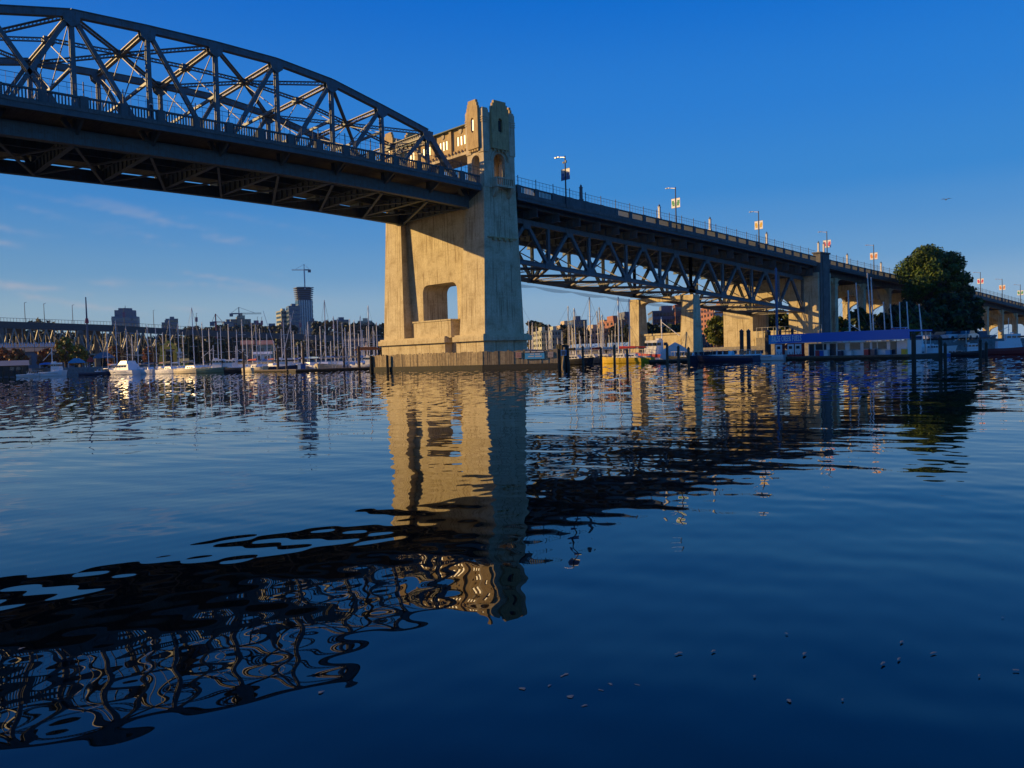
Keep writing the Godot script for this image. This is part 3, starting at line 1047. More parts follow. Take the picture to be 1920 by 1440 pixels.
func bent() -> void:
	var t := thing("approach_bent", "two-legged concrete bent carrying the deck truss beside the moored yellow boats", "bridge pier")
	for q in [[-75.6, -73.5], [-86.0, -84.1]]:
		var b := MB.new()
		b.hexa([Vector3(106.2, -1.5, q[0] - .25), Vector3(106.2, -1.5, q[1] + .25), Vector3(109.2, -1.5, q[1] + .25), Vector3(109.2, -1.5, q[0] - .25), Vector3(106.9, 10.2, q[0]), Vector3(106.9, 10.2, q[1]), Vector3(108.6, 10.2, q[1]), Vector3(108.6, 10.2, q[0])])
		obj("leg", b, M.concrete, t)
	var o := PackedVector2Array([Vector2(-84.2, 10.2), Vector2(-75.5, 10.2), Vector2(-75.5, 8.3)])
	for k in 7:
		var a := PI * .5 * k / 6
		o.append(Vector2(-75.5 - 1.2 + 1.2 * cos(a), 8.3 + 1.2 * sin(a)))
	for k in 7:
		var a := PI * .5 + PI * .5 * k / 6
		o.append(Vector2(-84.2 + 1.2 + 1.2 * cos(a), 8.3 + 1.2 * sin(a)))
	var b := MB.new()
	b.prism(o, Vector3(107.05, 0, 0), Vector3.BACK, Vector3.UP, Vector3(1.4, 0, 0))
	obj("cross_beam", b, M.concrete, t)
	b = MB.new()
	b.span(Vector3(107.2, -1.5, -84.2), Vector3(109, 4.1, -75.6))
	b.span(Vector3(107.05, 4.1, -84.0), Vector3(109.15, 4.4, -75.8))
	obj("strut_wall", b, M.concrete, t)

func pylon_pier() -> void:
	var t := thing("end_pylon_pier", "massive concrete pier with dark pylons rising past the parapet above the fuel dock", "bridge pier")
	for q in [[-77.4, -71.45], [-91.6, -85.0]]:
		var b := MB.new()
		b.span(Vector3(143.6, -1, q[0]), Vector3(148.6, 15.2, q[1]))
		obj("leg", b, M.concrete, t)
	for z in [[-72.6, -71.2], [-91.9, -90.5]]:
		var b := MB.new()
		b.span(Vector3(144.1, -1, z[0]), Vector3(147.7, 18.7, z[1]))
		b.span(Vector3(144.9, 0, z[0] - .12), Vector3(146.9, 18.4, z[1] + .12))
		b.span(Vector3(143.9, 18.7, z[0] - .15), Vector3(147.9, 18.95, z[1] + .15))
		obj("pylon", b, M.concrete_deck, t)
	var b := MB.new()
	var o := PackedVector2Array([Vector2(-85.2, 15.2), Vector2(-77.2, 15.2), Vector2(-77.2, 9.0)])
	for k in 9:
		var a := PI * k / 8
		o.append(Vector2(-81.2 + 3.9 * cos(a), 9.0 + 2.4 * sin(a)))
	o.append(Vector2(-85.2, 9.0))
	b.prism(o, Vector3(143.8, 0, 0), Vector3.BACK, Vector3.UP, Vector3(4.6, 0, 0))
	obj("arch_wall", b, M.concrete, t)
	obj("road_slab", deck_strip(143.6, 148.6, PN + .2, PF - .2, -1.05, -1.5), M.concrete_deck, t)
	b = MB.new()
	b.span(Vector3(143.5, 2, -85.0), Vector3(143.9, 4.9, -77.4))
	obj("low_wall", b, M.concrete, t)

func viaduct() -> void:
	var t := thing("concrete_viaduct", "dark concrete viaduct on arched column bents running inland past the tall tree", "viaduct")
	var xa := 148.6
	var xb := 300.0
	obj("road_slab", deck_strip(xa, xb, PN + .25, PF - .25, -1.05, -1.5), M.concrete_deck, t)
	obj("road_surface", deck_strip(xa, xb, PN - 2.3, PF + 2.3, -1.045, -1.049), M.asphalt, t)
	for z in [PN, PF]:
		obj("edge_beam", deck_strip(xa, xb, z - .2, z + .2, -1.05, -1.75), M.parapet, t)
		parapet_run(t, xa, xb, z)
	for z in [-74.0, -79.0, -84.0, -89.0]:
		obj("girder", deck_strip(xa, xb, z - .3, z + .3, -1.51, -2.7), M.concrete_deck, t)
	var x := 155.0
	while x < 296:
		for z in [-74.0, -89.0]:
			var b := MB.new()
			b.span(Vector3(x - .6, 0, z - .6), Vector3(x + .6, yp(x) - 2.72, z + .6))
			b.span(Vector3(x - .75, yp(x) - 4.2, z - .7), Vector3(x + .75, yp(x) - 3.9, z + .7))
			obj("column", b, M.concrete, t)
			# haunches under the girder
			b = MB.new()
			for s in [-1.0, 1.0]:
				var h := PackedVector2Array([Vector2(.6, 0), Vector2(3.4, 0)])
				for k in 7:
					var a := PI * .5 * k / 6
					h.append(Vector2(3.4 - 2.8 * sin(a), -1.9 + 1.9 * cos(a)))
				b.prism(h, Vector3(x, yp(x) - 2.75, z - .28), Vector3(s, -.04, 0), Vector3.UP, Vector3(0, 0, .56))
			obj("haunch", b, M.concrete, t)
		var b := MB.new()
		var top := yp(x) - 2.71
		var o := PackedVector2Array([Vector2(-88.5, top), Vector2(-74.5, top), Vector2(-74.5, top - 3.4)])
		for k in 9:
			var a := PI * k / 8
			o.append(Vector2(-81.5 + 6.8 * cos(a), top - 3.4 + 2.4 * sin(a)))
		o.append(Vector2(-88.5, top - 3.4))
		b.prism(o, Vector3(x - .45, 0, 0), Vector3.BACK, Vector3.UP, Vector3(.9, 0, 0))
		obj("cross_arch", b, M.concrete, t)
		x += 12.6

# ---------- lamps and pillars on the parapet ----------
func street_lamps() -> void:
	var xs := [76.7, 100.3, 123.5, 147.7, 168.0, 190.0, 211.0, 231.7, 249.0, 265.0]
	var looks := [[mat(.10, .16, .30, .7), "grey and blue banners"], [mat(.06, .30, .12, .7), "white banners with a green print"], [mat(.62, .38, .03, .7), "white banners with a golden print"], [mat(.55, .05, .12, .7), "white banners with a crimson print"], [mat(.62, .22, .05, .7), "white banners with an orange print"]]
	var names := ["first", "second", "third", "fourth", "fifth", "sixth", "seventh", "eighth", "ninth", "tenth"]
	for i in xs.size():
		var x: float = xs[i]
		var lk: Array = looks[i] if i < 5 else looks[[3, 4, 3, 4, 1][i - 5]]
		var t := thing("street_lamp", "street lamp with %s, %s inland from the concrete tower" % [lk[1], names[i]], "street lamp", Vector3(x, yp(x) - 1.0, PN + .22), 0.0, "street lamps along the bridge parapet")
		var b := MB.new()
		b.tube(Vector3(0, -.4, 0), Vector3(0, 6.1, 0), .11, .07, 8)
		b.tube(Vector3(0, -.4, 0), Vector3(0, .5, 0), .16, .15, 8)
		obj("pole", b, M.steel_dark, t)
		b = MB.new()
		b.tube(Vector3(0, 5.9, 0), Vector3(0, 6.15, -1.15), .055, .045, 6)
		obj("arm", b, M.alu, t)
		b = MB.new()
		b.lathe([[.02, -.06], [.16, -.04], [.20, .03], [.12, .10], [.02, .12]], Vector3(0, 6.13, -1.4), 8)
		b.box(Vector3(0, 6.14, -1.35), Vector3(.26, .08, .7))
		obj("lamp_head", b, M.alu, t)
		for s in [-1, 1]:
			b = MB.new()
			b.tube(Vector3(0, 4.45, 0), Vector3(0, 4.45, s * .78), .02, .02, 5)
			b.tube(Vector3(0, 3.05, 0), Vector3(0, 3.05, s * .78), .02, .02, 5)
			obj("banner_bracket", b, M.steel, t)
			b = MB.new()
			b.box(Vector3(0, 3.75, s * .44), Vector3(.015, 1.36, .64))
			var ban := obj("banner", b, M.white if i > 0 else M.offwhite, t)
			b = MB.new()
			if i == 0:
				b.box(Vector3(0, 3.28, s * .44), Vector3(.023, .42, .64))
				b.box(Vector3(0, 3.72, s * .44), Vector3(.023, .40, .5))
			else:
				for k in 3: b.box(Vector3(0, 3.47 + k * .27, s * (.44 + .05 * (k - 1))), Vector3(.023, .26, .50 - .10 * absf(k - 1.0)))
			obj("banner_print", b, lk[0], ban)
		if i == 0:
			b = MB.new()
			b.box(Vector3(0, 5.35, .12), Vector3(.16, .3, .2))
			b.box(Vector3(0, 5.3, -.3), Vector3(.14, .2, .2))
			obj("camera_box", b, M.black, t)
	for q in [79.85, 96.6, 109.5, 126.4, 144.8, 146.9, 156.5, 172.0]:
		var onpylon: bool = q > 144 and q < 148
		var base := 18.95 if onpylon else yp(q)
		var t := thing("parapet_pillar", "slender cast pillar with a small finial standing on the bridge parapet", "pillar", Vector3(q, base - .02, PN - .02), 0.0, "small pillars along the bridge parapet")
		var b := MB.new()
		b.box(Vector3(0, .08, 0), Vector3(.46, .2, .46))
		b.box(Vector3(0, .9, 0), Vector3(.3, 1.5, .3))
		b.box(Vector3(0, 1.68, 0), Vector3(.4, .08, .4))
		obj("shaft", b, M.steel if q < 81 else M.offwhite, t)  # shade and sunlight put into the colour: first shaft dark, others cream
		b = MB.new()
		b.lathe([[.10, 1.72], [.16, 1.84], [.14, 1.95], [.04, 2.06], [.0, 2.2]], Vector3.ZERO, 8)
		obj("finial", b, M.steel, t)

# ---------- boats ----------
func hull_mesh(L: float, beam: float, free: float, raked := .12, stern := .72) -> Array:     # [hull, deck], bow towards +x, waterline at y 0
	var h := MB.new()
	var dk := MB.new()
	var N := 10
	var rings := []
	for i in N + 1:
		var t := float(i) / N
		var w := beam * .5 * (lerpf(stern, 1.0, smoothstep(0.0, .45, t)) if t < .45 else sqrt(maxf(0.0, 1.0 - pow((t - .45) / .55, 2.2))))
		var y := free * (.86 + .34 * t * t)
		var x := -L * .5 + L * t
		var ring := []
		for k in [[0.0, -.35, -.10], [.72, -.22, -.06], [.93, .12, -.02], [1.0, .6, 0.05], [1.0, 1.0, .12]]:
			var fy: float = k[1] * (y if k[1] > 0 else free)
			ring.append(Vector3(x + L * raked * k[2] * t * 2.2, fy, w * k[0]))
		rings.append(ring)
	for i in N:
		for k in 4:
			var a: Vector3 = rings[i][k]; var b: Vector3 = rings[i + 1][k]
			var c: Vector3 = rings[i + 1][k + 1]; var d: Vector3 = rings[i][k + 1]
			h.quad(a, d, c, b)
			var z := Vector3(1, 1, -1)
			h.quad(a * z, b * z, c * z, d * z)
		var p: Vector3 = rings[i][4] - Vector3(0, .04, 0); var q: Vector3 = rings[i + 1][4] - Vector3(0, .04, 0)
		dk.quad(p * Vector3(1, 1, -1), q * Vector3(1, 1, -1), q, p)
	for k in 4:
		var a: Vector3 = rings[0][k]; var d: Vector3 = rings[0][k + 1]
		h.quad(a * Vector3(1, 1, -1), d * Vector3(1, 1, -1), d, a)
	return [h, dk]
func cabin_box(b: MB, x0: float, x1: float, y0: float, y1: float, w: float, rake: float) -> void:
	var t := w * .84
	b.hexa([Vector3(x0, y0, -w), Vector3(x0, y0, w), Vector3(x1, y0, w), Vector3(x1, y0, -w), Vector3(x0 + rake * .3, y1, -t), Vector3(x0 + rake * .3, y1, t), Vector3(x1 - rake, y1, t), Vector3(x1 - rake, y1, -t)])
func sailboat(p: Vector3, turn: float, L: float, mast: float, hull: Material, cover: Material, label: String, group := "", simple := false, lean := 0.0) -> Node3D:
	var t := thing("sailboat", label, "sailboat", p, turn, group)
	var bm := L * .31
	var fr := .55 + L * .045
	var hm := hull_mesh(L, bm, fr)
	obj("hull", hm[0], hull, t)
	obj("deck", hm[1], M.offwhite, t)
	var b := MB.new()
	cabin_box(b, -L * .12, L * .22, fr * .85, fr * .95 + .5, bm * .30, .5)
	var cab := obj("cabin", b, M.white, t)
	if not simple:
		for s in [-1, 1]:
			for k in 3:
				b = MB.new()
				b.box(Vector3(-L * .04 + k * L * .075, fr * .95 + .22, s * bm * .283), Vector3(L * .05, .16, .03))
				obj("window", b, M.glass, cab)
		b = MB.new()
		b.span(Vector3(-L * .42, fr * .85, -bm * .28), Vector3(-L * .14, fr * .95 + .14, bm * .28))
		obj("cockpit_coaming", b, M.offwhite, t)
		for s in [-1, 1]:
			b = MB.new()
			for k in 6:
				b.beam(Vector3(-L * .44 + k * L * .15, fr * .86, s * bm * .44), Vector3(-L * .44 + k * L * .15, fr * .95 + .62, s * bm * .44), .03, .03)
			b.beam(Vector3(-L * .44, fr * .95 + .6, s * bm * .44), Vector3(L * .31, fr * .95 + .62, s * bm * .44), .02, .02)
			obj("guard_rail", b, M.alu, t)
	var mx := L * .07
	var tip := Vector3(mx + lean, mast, 0)
	b = MB.new()
	b.tube(Vector3(mx, fr, 0), tip, .10, .075, 6)
	for k in ([.5] if mast < 9 else [.36, .68]):
		var sp := Vector3(mx, fr, 0).lerp(tip, k)
		b.beam(sp - Vector3(0, 0, .75), sp + Vector3(0, 0, .75), .05, .04)
	obj("mast", b, M.mast, t)
	b = MB.new()
	b.tube(Vector3(mx, fr + 1.15, 0), Vector3(-L * .38, fr + 1.2, 0), .06, .05, 6)
	var boom := obj("boom", b, M.mast, t)
	if cover:
		b = MB.new()
		b.tube(Vector3(mx - .15, fr + 1.32, 0), Vector3(-L * .33, fr + 1.28, 0), .22, .13, 7)
		obj("sail_cover", b, cover, boom)
	b = MB.new()
	for q in [Vector3(L * .5, fr * 1.1, 0), Vector3(-L * .49, fr * .86, 0)]:
		b.beam(q, tip, .022, .022)
	for s in [-1, 1]:
		b.beam(Vector3(mx, fr, s * bm * .46), Vector3(mx, fr, 0).lerp(tip, .68) + Vector3(0, 0, s * .75), .018, .018)
		b.beam(Vector3(mx, fr, 0).lerp(tip, .68) + Vector3(0, 0, s * .75), tip, .018, .018)
	obj("rigging", b, M.wire, t)
	return t
func motorboat(p: Vector3, turn: float, L: float, style: int, hull: Material, label: String, group := "") -> Node3D:
	# style 0 flybridge cruiser, 1 small runabout, 2 fishing boat with wheelhouse, 3 workboat with a tall bridge
	var t := thing(["motor_yacht", "runabout", "fishing_boat", "work_boat"][style], label, "boat", p, turn, group)
	var bm: float = L * [.36, .38, .36, .34][style]
	var fr: float = [.75, .55, .95, 1.25][style] + L * .03
	var hm := hull_mesh(L, bm, fr, .25 if style < 2 else .14, .9)
	obj("hull", hm[0], hull, t)
	obj("deck", hm[1], M.offwhite, t)
	var b := MB.new()
	if style == 0:
		cabin_box(b, -L * .34, L * .24, fr * .9, fr + 1.15, bm * .40, 1.6)
	elif style == 1:
		cabin_box(b, -L * .08, L * .2, fr * .85, fr + .45, bm * .36, .7)
	elif style == 2:
		cabin_box(b, -L * .02, L * .27, fr * .9, fr + 1.9, bm * .36, .15)
	else:
		cabin_box(b, -L * .3, L * .2, fr * .9, fr + 1.4, bm * .42, .3)
		cabin_box(b, -L * .12, L * .16, fr + 1.4, fr + 2.9, bm * .33, -.15)
	var cab := obj("cabin", b, M.white, t)
	var wy: float = [fr + .72, fr + .3, fr + 1.35, fr + 2.25][style]
	var ww: float = bm * [.365, .335, .345, .315][style]
	for s in [-1, 1]:
		for k in 4:
			b = MB.new()
			b.box(Vector3(-L * .2 + k * L * .1 + (L * .14 if style > 0 else 0.0), wy, s * ww), Vector3(L * .075, .42, .08))
			obj("side_window", b, M.glass, cab)
	b = MB.new()
	var fx: float = [L * .24 - 1.0, L * .2 - .35, L * .27 - .05, L * .16 + .12][style]
	b.box(Vector3(fx, wy, 0), Vector3(.12, .46, ww * 1.7), Basis(Vector3.BACK, .55 if style < 2 else 0.0))
	obj("windscreen", b, M.glass, cab)
	b = MB.new()
	if style == 0:
		cabin_box(b, -L * .24, L * .06, fr + 1.15, fr + 1.8, bm * .34, .6)
		obj("flybridge", b, M.white, t)
		b = MB.new()
		b.box(Vector3(-L * .12, fr + 2.75, 0), Vector3(L * .22, .09, bm * .62))
		for q in [[-L * .2, -1], [-L * .2, 1], [-L * .03, -1], [-L * .03, 1]]:
			b.beam(Vector3(q[0], fr + 1.7, q[1] * bm * .28), Vector3(q[0], fr + 2.72, q[1] * bm * .28), .05, .05)
		obj("awning", b, M.navy, t)
	elif style >= 2:
		b.beam(Vector3(-L * .05, fr + 1.8, 0), Vector3(-L * .05, fr + (5.2 if style == 2 else 6.4), 0), .13, .13)
		b.beam(Vector3(-L * .05, fr + 3.9, -.8), Vector3(-L * .05, fr + 3.9, .8), .07, .07)
		b.beam(Vector3(-L * .05, fr + 4.5, 0), Vector3(-L * .42, fr + 2.4, 0), .09, .09)
		obj("mast", b, M.mast, t)
		b = MB.new()
		b.box(Vector3(.1, fr + (2.05 if style == 2 else 3.1), 0), Vector3(.5, .25, 1.0))
		obj("radar", b, M.white, t)
	for s in [-1, 1]:
		b = MB.new()
		for k in 5:
			b.beam(Vector3(L * .05 + k * L * .09, fr * .95, s * bm * (.46 - k * .06)), Vector3(L * .05 + k * L * .09, fr * 1.05 + .6, s * bm * (.46 - k * .06)), .03, .03)
			if k < 4:
				b.beam(Vector3(L * .05 + k * L * .09, fr * 1.05 + .6, s * bm * (.46 - k * .06)), Vector3(L * .05 + (k + 1) * L * .09, fr * 1.05 + .6, s * bm * (.46 - (k + 1) * .06)), .03, .03)
		obj("bow_rail", b, M.alu, t)
		b = MB.new()
		b.box(Vector3(0, fr * .62, s * bm * .5), Vector3(L * .6, .06, .05))
		obj("rub_rail", b, M.navy, t)
	return t
func pontoon(a: Vector3, c: Vector3, w: float, label: String, group := "") -> void:
	var m := (a + c) * .5
	var L := a.distance_to(c)
	var t := thing("floating_dock", label, "dock", Vector3(m.x, 0, m.z), atan2(-(c.z - a.z), c.x - a.x), group)
	var b := MB.new()
	b.box(Vector3(0, .05, 0), Vector3(L, .55, w - .1))
	obj("float_body", b, M.timber_wet, t)
	var n := mini(80, int(L / .3))
	b = MB.new()
	b.box(Vector3.ZERO, Vector3(L / n - .03, .07, w))
	var pm := b.mesh()
	for i in n:
		obj("plank", pm, M.dock, t).position = Vector3(-L * .5 + (i + .5) * L / n, .362, 0)
	b = MB.new()
	for s in [-1, 1]:
		b.box(Vector3(0, .26, s * (w * .5 + .05)), Vector3(L, .2, .1))
	obj("rub_board", b, M.pile, t)
func mooring_pile(p: Vector3, h: float, r: float, m: Material, label: String, group := "", cap: Material = null) -> void:
	var t := thing("mooring_pile", label, "pile", Vector3(p.x, 0, p.z), 0.0, group)
	var b := MB.new()
	b.tube(Vector3(0, -2, 0), Vector3(0, h, 0), r, r * .92, 9)
	obj("shaft", b, m, t)
	b = MB.new()
	b.lathe([[r * 1.05, h - .02], [r * 1.05, h + .1], [0.0, h + .35]], Vector3.ZERO, 9)
	obj("cap", b, cap if cap else m, t)

func marina_left() -> void:
	var front := [
		[235, 186.0, 0, 9.5, PI - .35, "white flybridge motor yacht with its bow out, beside the long blue vessel"],
	]
	for q in front:
		var p := gnd(q[0], q[1])
		motorboat(p, face_cam(p) + q[4] - PI / 2 + .9, q[3], q[2], M.white, q[5])
	# sailboats along the front: px of hull, distance, length, mast top py, hull, cover, label
	var rows := [
		[277, 182, 7.5, 610, M.white, M.navy, "small white sailboat next to the flybridge motor yacht", -1.1],
		[319, 172, 8.5, 598, M.white, M.black, "white sailboat in front of the yellow gabled frame", -1.1],
		[361, 165, 9.5, 577, M.cream, M.navy, "cream sailboat with the tallest mast beside the green fishing boat", -1.0],
		[480, 150, 6.5, 608, M.cream, M.red, "stubby cream sailboat between the black hull and the long dock", -.95]]
	for q in rows:
		var p := gnd(q[0], q[1])
		sailboat(p, face_cam(p) + q[7], q[2], hgt(q[0], q[3], q[1]), q[4], q[5], q[6], "", false, -.15)
	var pf := gnd(404, 160)
	motorboat(pf, face_cam(pf) - .6, 8.5, 2, M.green_hull, "pale green fishing boat with a white wheelhouse").scale = Vector3.ONE * .8
	var pk := gnd(440, 158)
	motorboat(pk, face_cam(pk) + PI - .6, 9.5, 2, M.black, "black-hulled fishing boat moored beside the green one").scale = Vector3.ONE * .75
	var tr := gnd(526, 150)
	motorboat(tr, face_cam(tr) - .5, 11, 2, M.navy, "navy fishing boat with raised trolling poles behind the long dock").scale = Vector3.ONE * .7
	var pol := thing("trolling_gear", "pair of raised trolling poles on the navy fishing boat", "fishing gear", Vector3(tr.x, 2.2, tr.z), face_cam(tr))
	for s in [-1, 1]:
		var b := MB.new()
		b.tube(Vector3(s * .3, 0, 0), Vector3(s * 2.6, 8.5, 0), .07, .04, 6)
		obj("pole", b, M.mast, pol)
	var bl := gnd(188, 205)
	motorboat(bl, face_cam(bl) - .5, 8.5, 1, M.navy, "long dark blue vessel moored by the market shore")
	var s1 := gnd(58, 215)
	motorboat(s1, face_cam(s1) - .7, 6, 1, M.white, "small white runabout tied up below the pier sheds")
	var s2 := gnd(101, 212)
	motorboat(s2, face_cam(s2) - .7, 6.5, 2, M.white, "little white harbour boat with a pilothouse off the market trees")
	# second rank: masts that stand up behind
	var rk := [[218, 205, 600], [382, 190, 605], [430, 185, 608], [455, 178, 599], [528, 172, 617], [546, 170, 590], [566, 160, 640], [574, 165, 618], [583, 160, 632], [592, 170, 628], [602, 165, 612], [614, 150, 563], [626, 160, 593], [634, 168, 630], [641, 158, 605], [648, 165, 614], [655, 170, 622], [661, 158, 608], [667, 172, 600], [673, 160, 626], [679, 168, 618], [684, 150, 634], [694, 150, 573], [700, 160, 620], [708, 165, 604], [238, 212, 612], [292, 205, 614], [306, 200, 624], [500, 180, 626], [513, 172, 640], [557, 182, 646], [620, 182, 640], [645, 185, 638], [688, 180, 612], [463, 195, 635], [346, 205, 622], [205, 215, 622], [250, 210, 628], [262, 208, 618], [334, 200, 606], [395, 192, 616], [408, 198, 622], [418, 190, 612], [444, 196, 618], [474, 182, 606], [489, 186, 616], [537, 165, 600], [551, 175, 622], [578, 178, 604], [609, 175, 622], [637, 176, 596], [658, 180, 598], [681, 172, 592], [703, 176, 612]]
	rng.seed = 31
	var hulls := [[M.white, "white"], [M.white, "white"], [M.cream, "cream"], [M.navy, "navy"], [M.white, "white"], [M.offwhite, "off-white"]]
	var covers := [[M.navy, "navy"], [M.blue_cloth, "bright blue"], [M.red_dark, "dark red"], [M.black, "black"], [M.sky_cloth, "pale blue"]]
	for q in rk:
		var p := gnd(q[0], q[1])
		var hl: Array = hulls[rng.randi() % 6]
		var cv: Array = covers[rng.randi() % 5]
		sailboat(p, face_cam(p) + rng.randf_range(-.5, .5) + (PI if rng.randf() < .5 else 0.0) + PI / 2, rng.randf_range(7.5, 10.5), hgt(q[0], q[2], q[1]), hl[0], cv[0], "%s sailboat with %s sail cover, in crowded berths behind the floating dock" % [hl[1], cv[1]], "sailboats berthed behind the floating dock", true, rng.randf_range(-.25, .15))
	pontoon(gnd(547, 128), gnd(692, 133), 3.0, "long dark floating dock leading to the plank fender of the pier")
	pontoon(gnd(486, 142), gnd(548, 134), 2.0, "short low floating dock ahead of the navy fishing boat")
	pontoon(gnd(250, 195), gnd(470, 172), 2.0, "floating dock behind the front row of white sailboats")
	pontoon(gnd(560, 175), gnd(715, 172), 2.0, "inner floating dock among the crowded masts")
	for q in [[457, 150, 662, .2], [521, 138, 655, .22], [537, 140, 657, .18], [569, 131, 651, .22], [673, 131, 652, .24], [645, 150, 655, .2], [290, 182, 665, .2]]:
		var p := gnd(q[0], q[1])
		mooring_pile(p, hgt(q[0], q[2], q[1]), q[3], M.pile, "dark timber mooring pile standing along the floating docks", "timber piles along the floating docks")
	# pile-braced gangway frame and white trestle on the dock
	for q in [[610, 130, "white tubular trestle standing on the long floating dock"], [642, 131, "pale splayed trestle near the pier end of the floating dock"]]:
		var p := gnd(q[0], q[1], .4)
		var t := thing("dock_trestle", q[2], "trestle", p, face_cam(p))
		for s in [-1, 1]:
			var b := MB.new()
			b.tube(Vector3(s * 1.1, 0, 0), Vector3(s * .15 + .4, 3.4, 0), .07, .06, 6)
			b.tube(Vector3(s * .6, 1.7, 0), Vector3(0, 1.7, 0), .05, .05, 6)
			obj("leg", b, M.offwhite, t)
	var p := gnd(590, 129, .4)
	var bt := thing("dock_crate", "small blue crate on the long floating dock", "crate", gnd(565, 129.5, .4), .2)
	var cb := MB.new()
	cb.box(Vector3(0, .35, 0), Vector3(.9, .7, .7))
	cb.box(Vector3(0, .73, 0), Vector3(.98, .08, .78))
	obj("body", cb, M.blue_cloth, bt)
	var hb := gnd(690, 140)
	motorboat(hb, face_cam(hb) - .6, 8, 2, M.white, "white houseboat with an orange roof tucked behind the plank fender").scale = Vector3.ONE * .7
	var ro := thing("boat_roof", "orange canvas roof over the white houseboat", "canopy", hb + Vector3(0, 3.2, 0), face_cam(hb))
	cb = MB.new()
	cb.prism(PackedVector2Array([Vector2(-2.4, 0), Vector2(2.4, 0), Vector2(1.4, .5), Vector2(-1.4, .5)]), Vector3(0, 0, -1), Vector3.RIGHT, Vector3.UP, Vector3(0, 0, 2))
	obj("cloth", cb, M.orange, ro)

func marina_right() -> void:
	var named := [
		[1075, 112, 6.0, 578, M.black, M.black, "black-hulled sailboat beside the pile cluster of the fender", -.5],
		[1103, 118, 7.5, 557, M.navy, M.blue_cloth, "navy sailboat under bright blue canvas with the tall dark-topped mast", -.5],
		[1135, 117, 6.5, 590, M.teal, M.blue_cloth, "teal sailboat with a blue canvas cover next to the yellow hulls", -.45],
		[1166, 113, 6.5, 556, M.yellow, M.red, "yellow sailboat with a red sail cover and a pink-tinged mast", -.5],
		[1186, 113, 6.0, 560, M.yellow, M.red_dark, "yellow sailboat with a dark red cover next to the bent leg", -.45]]
	for q in named:
		var p := gnd(q[0], q[1])
		sailboat(p, face_cam(p) + q[7] + (PI if q[0] > 1120 else 0.0), q[2], hgt(q[0], q[3], q[1]), q[4], q[5], q[6], "", false, -.1)
	var rk := [[986, 125, 572], [992, 150, 610], [999, 160, 600], [1006, 150, 604], [1013, 165, 612], [1020, 155, 625], [1029, 165, 618], [1036, 160, 608], [1048, 150, 622], [1059, 130, 574], [1064, 150, 607], [1070, 140, 616], [1081, 135, 600], [1091, 130, 602], [1095, 145, 620], [1108, 150, 614], [1117, 135, 583], [1121, 125, 576], [1127, 150, 604], [1141, 150, 620], [1149, 150, 626], [1155, 160, 613], [1160, 140, 606], [1175, 130, 588], [1188, 140, 610], [1194, 150, 625], [1026, 150, 638], [1041, 145, 633], [1086, 160, 630], [1112, 165, 634], [1137, 140, 628]]
	rng.seed = 45
	var hulls := [[M.white, "white"], [M.white, "white"], [M.cream, "cream"], [M.navy, "navy"], [M.white, "white"], [M.red_dark, "dark red"]]
	var covers := [[M.blue_cloth, "bright blue"], [M.sky_cloth, "pale blue"], [M.red_dark, "dark red"], [M.offwhite, "off-white"], [M.cream, "cream"]]
	for q in rk:
		var p := gnd(q[0], q[1])
		var hl: Array = hulls[rng.randi() % 6]
		var cv: Array = covers[rng.randi() % 5]
		sailboat(p, face_cam(p) + rng.randf_range(-.5, .5) + (PI if rng.randf() < .5 else 0.0), rng.randf_range(7.0, 9.5), hgt(q[0], q[2], q[1]), hl[0], cv[0], "%s sailboat with %s sail cover, berthed between tower pier and bent" % [hl[1], cv[1]], "sailboats berthed between the pier and the bent", true, rng.randf_range(-.2, .2))
	# motor boats and covered boats by the bent
	for q in [[1210, 122, 6.5, 1, M.red_dark, "dark red runabout beside the near leg of the bent", -.5], [1237, 118, 7.5, 2, M.red, "red and white cabin boat between the legs of the bent", -.5], [1362, 100, 8.0, 1, M.navy, "long navy launch moored between the bent and the fuel dock", -.5], [1330, 103, 6.0, 1, M.navy, "navy dinghy with a blue cover behind the bent leg", .6], [1294, 110, 6.0, 1, M.black, "black inflatable workboat at the foot of the near bent leg", -.4]]:
		var p := gnd(q[0], q[1])
		motorboat(p, face_cam(p) + q[6] + PI, q[2], q[3], q[4], q[5])
	for q in [[1266, 116, "white tarpaulin hump over a laid-up boat beside the red cabin boat", M.white, 4.2, 2.5]]:
		var p := gnd(q[0], q[1])
		var t := thing("covered_boat", q[2], "boat", p, face_cam(p))
		var hm := hull_mesh(5.5, 2.0, .7)
		obj("hull", hm[0], M.white, t)
		var b := MB.new()
		var o := PackedVector2Array()
		for k in 9:
			var a := PI * k / 8
			o.append(Vector2(cos(a) * 2.1, .5 + sin(a) * 2.2 * (.9 + .1 * sin(k * 2.0))))
		b.prism(o, Vector3(0, 0, -.9), Vector3.RIGHT, Vector3.UP, Vector3(0, 0, 1.8))
		obj("tarpaulin", b, q[3], t)
	pontoon(gnd(1050, 126), gnd(1200, 128), 1.8, "floating dock behind the blue and yellow sailboats")
	pontoon(gnd(1225, 108), gnd(1330, 104), 2.2, "dark floating dock at the foot of the bent")
	for q in [[1093, 107, 652], [1127, 108, 655], [1152, 106, 650], [1176, 104, 658], [1137, 125, 640], [1251, 100, 648], [1291, 98, 655], [1272, 102, 652]]:
		mooring_pile(gnd(q[0], q[1]), hgt(q[0], q[2], q[1]), .17, M.pile, "brown mooring pile among the berths beneath the deck truss", "brown piles beneath the deck truss")
	# long light-blue awning over the inner berths
	var a := gnd(1072, 168)
	var c := gnd(1196, 160)
	var t := thing("berth_awning", "long pale blue awning stretched over the inner berths", "awning", Vector3((a.x + c.x) * .5, 0, (a.z + c.z) * .5), atan2(-(c.z - a.z), c.x - a.x))
	var L := a.distance_to(c)
	var y := hgt(1130, 650, 164)
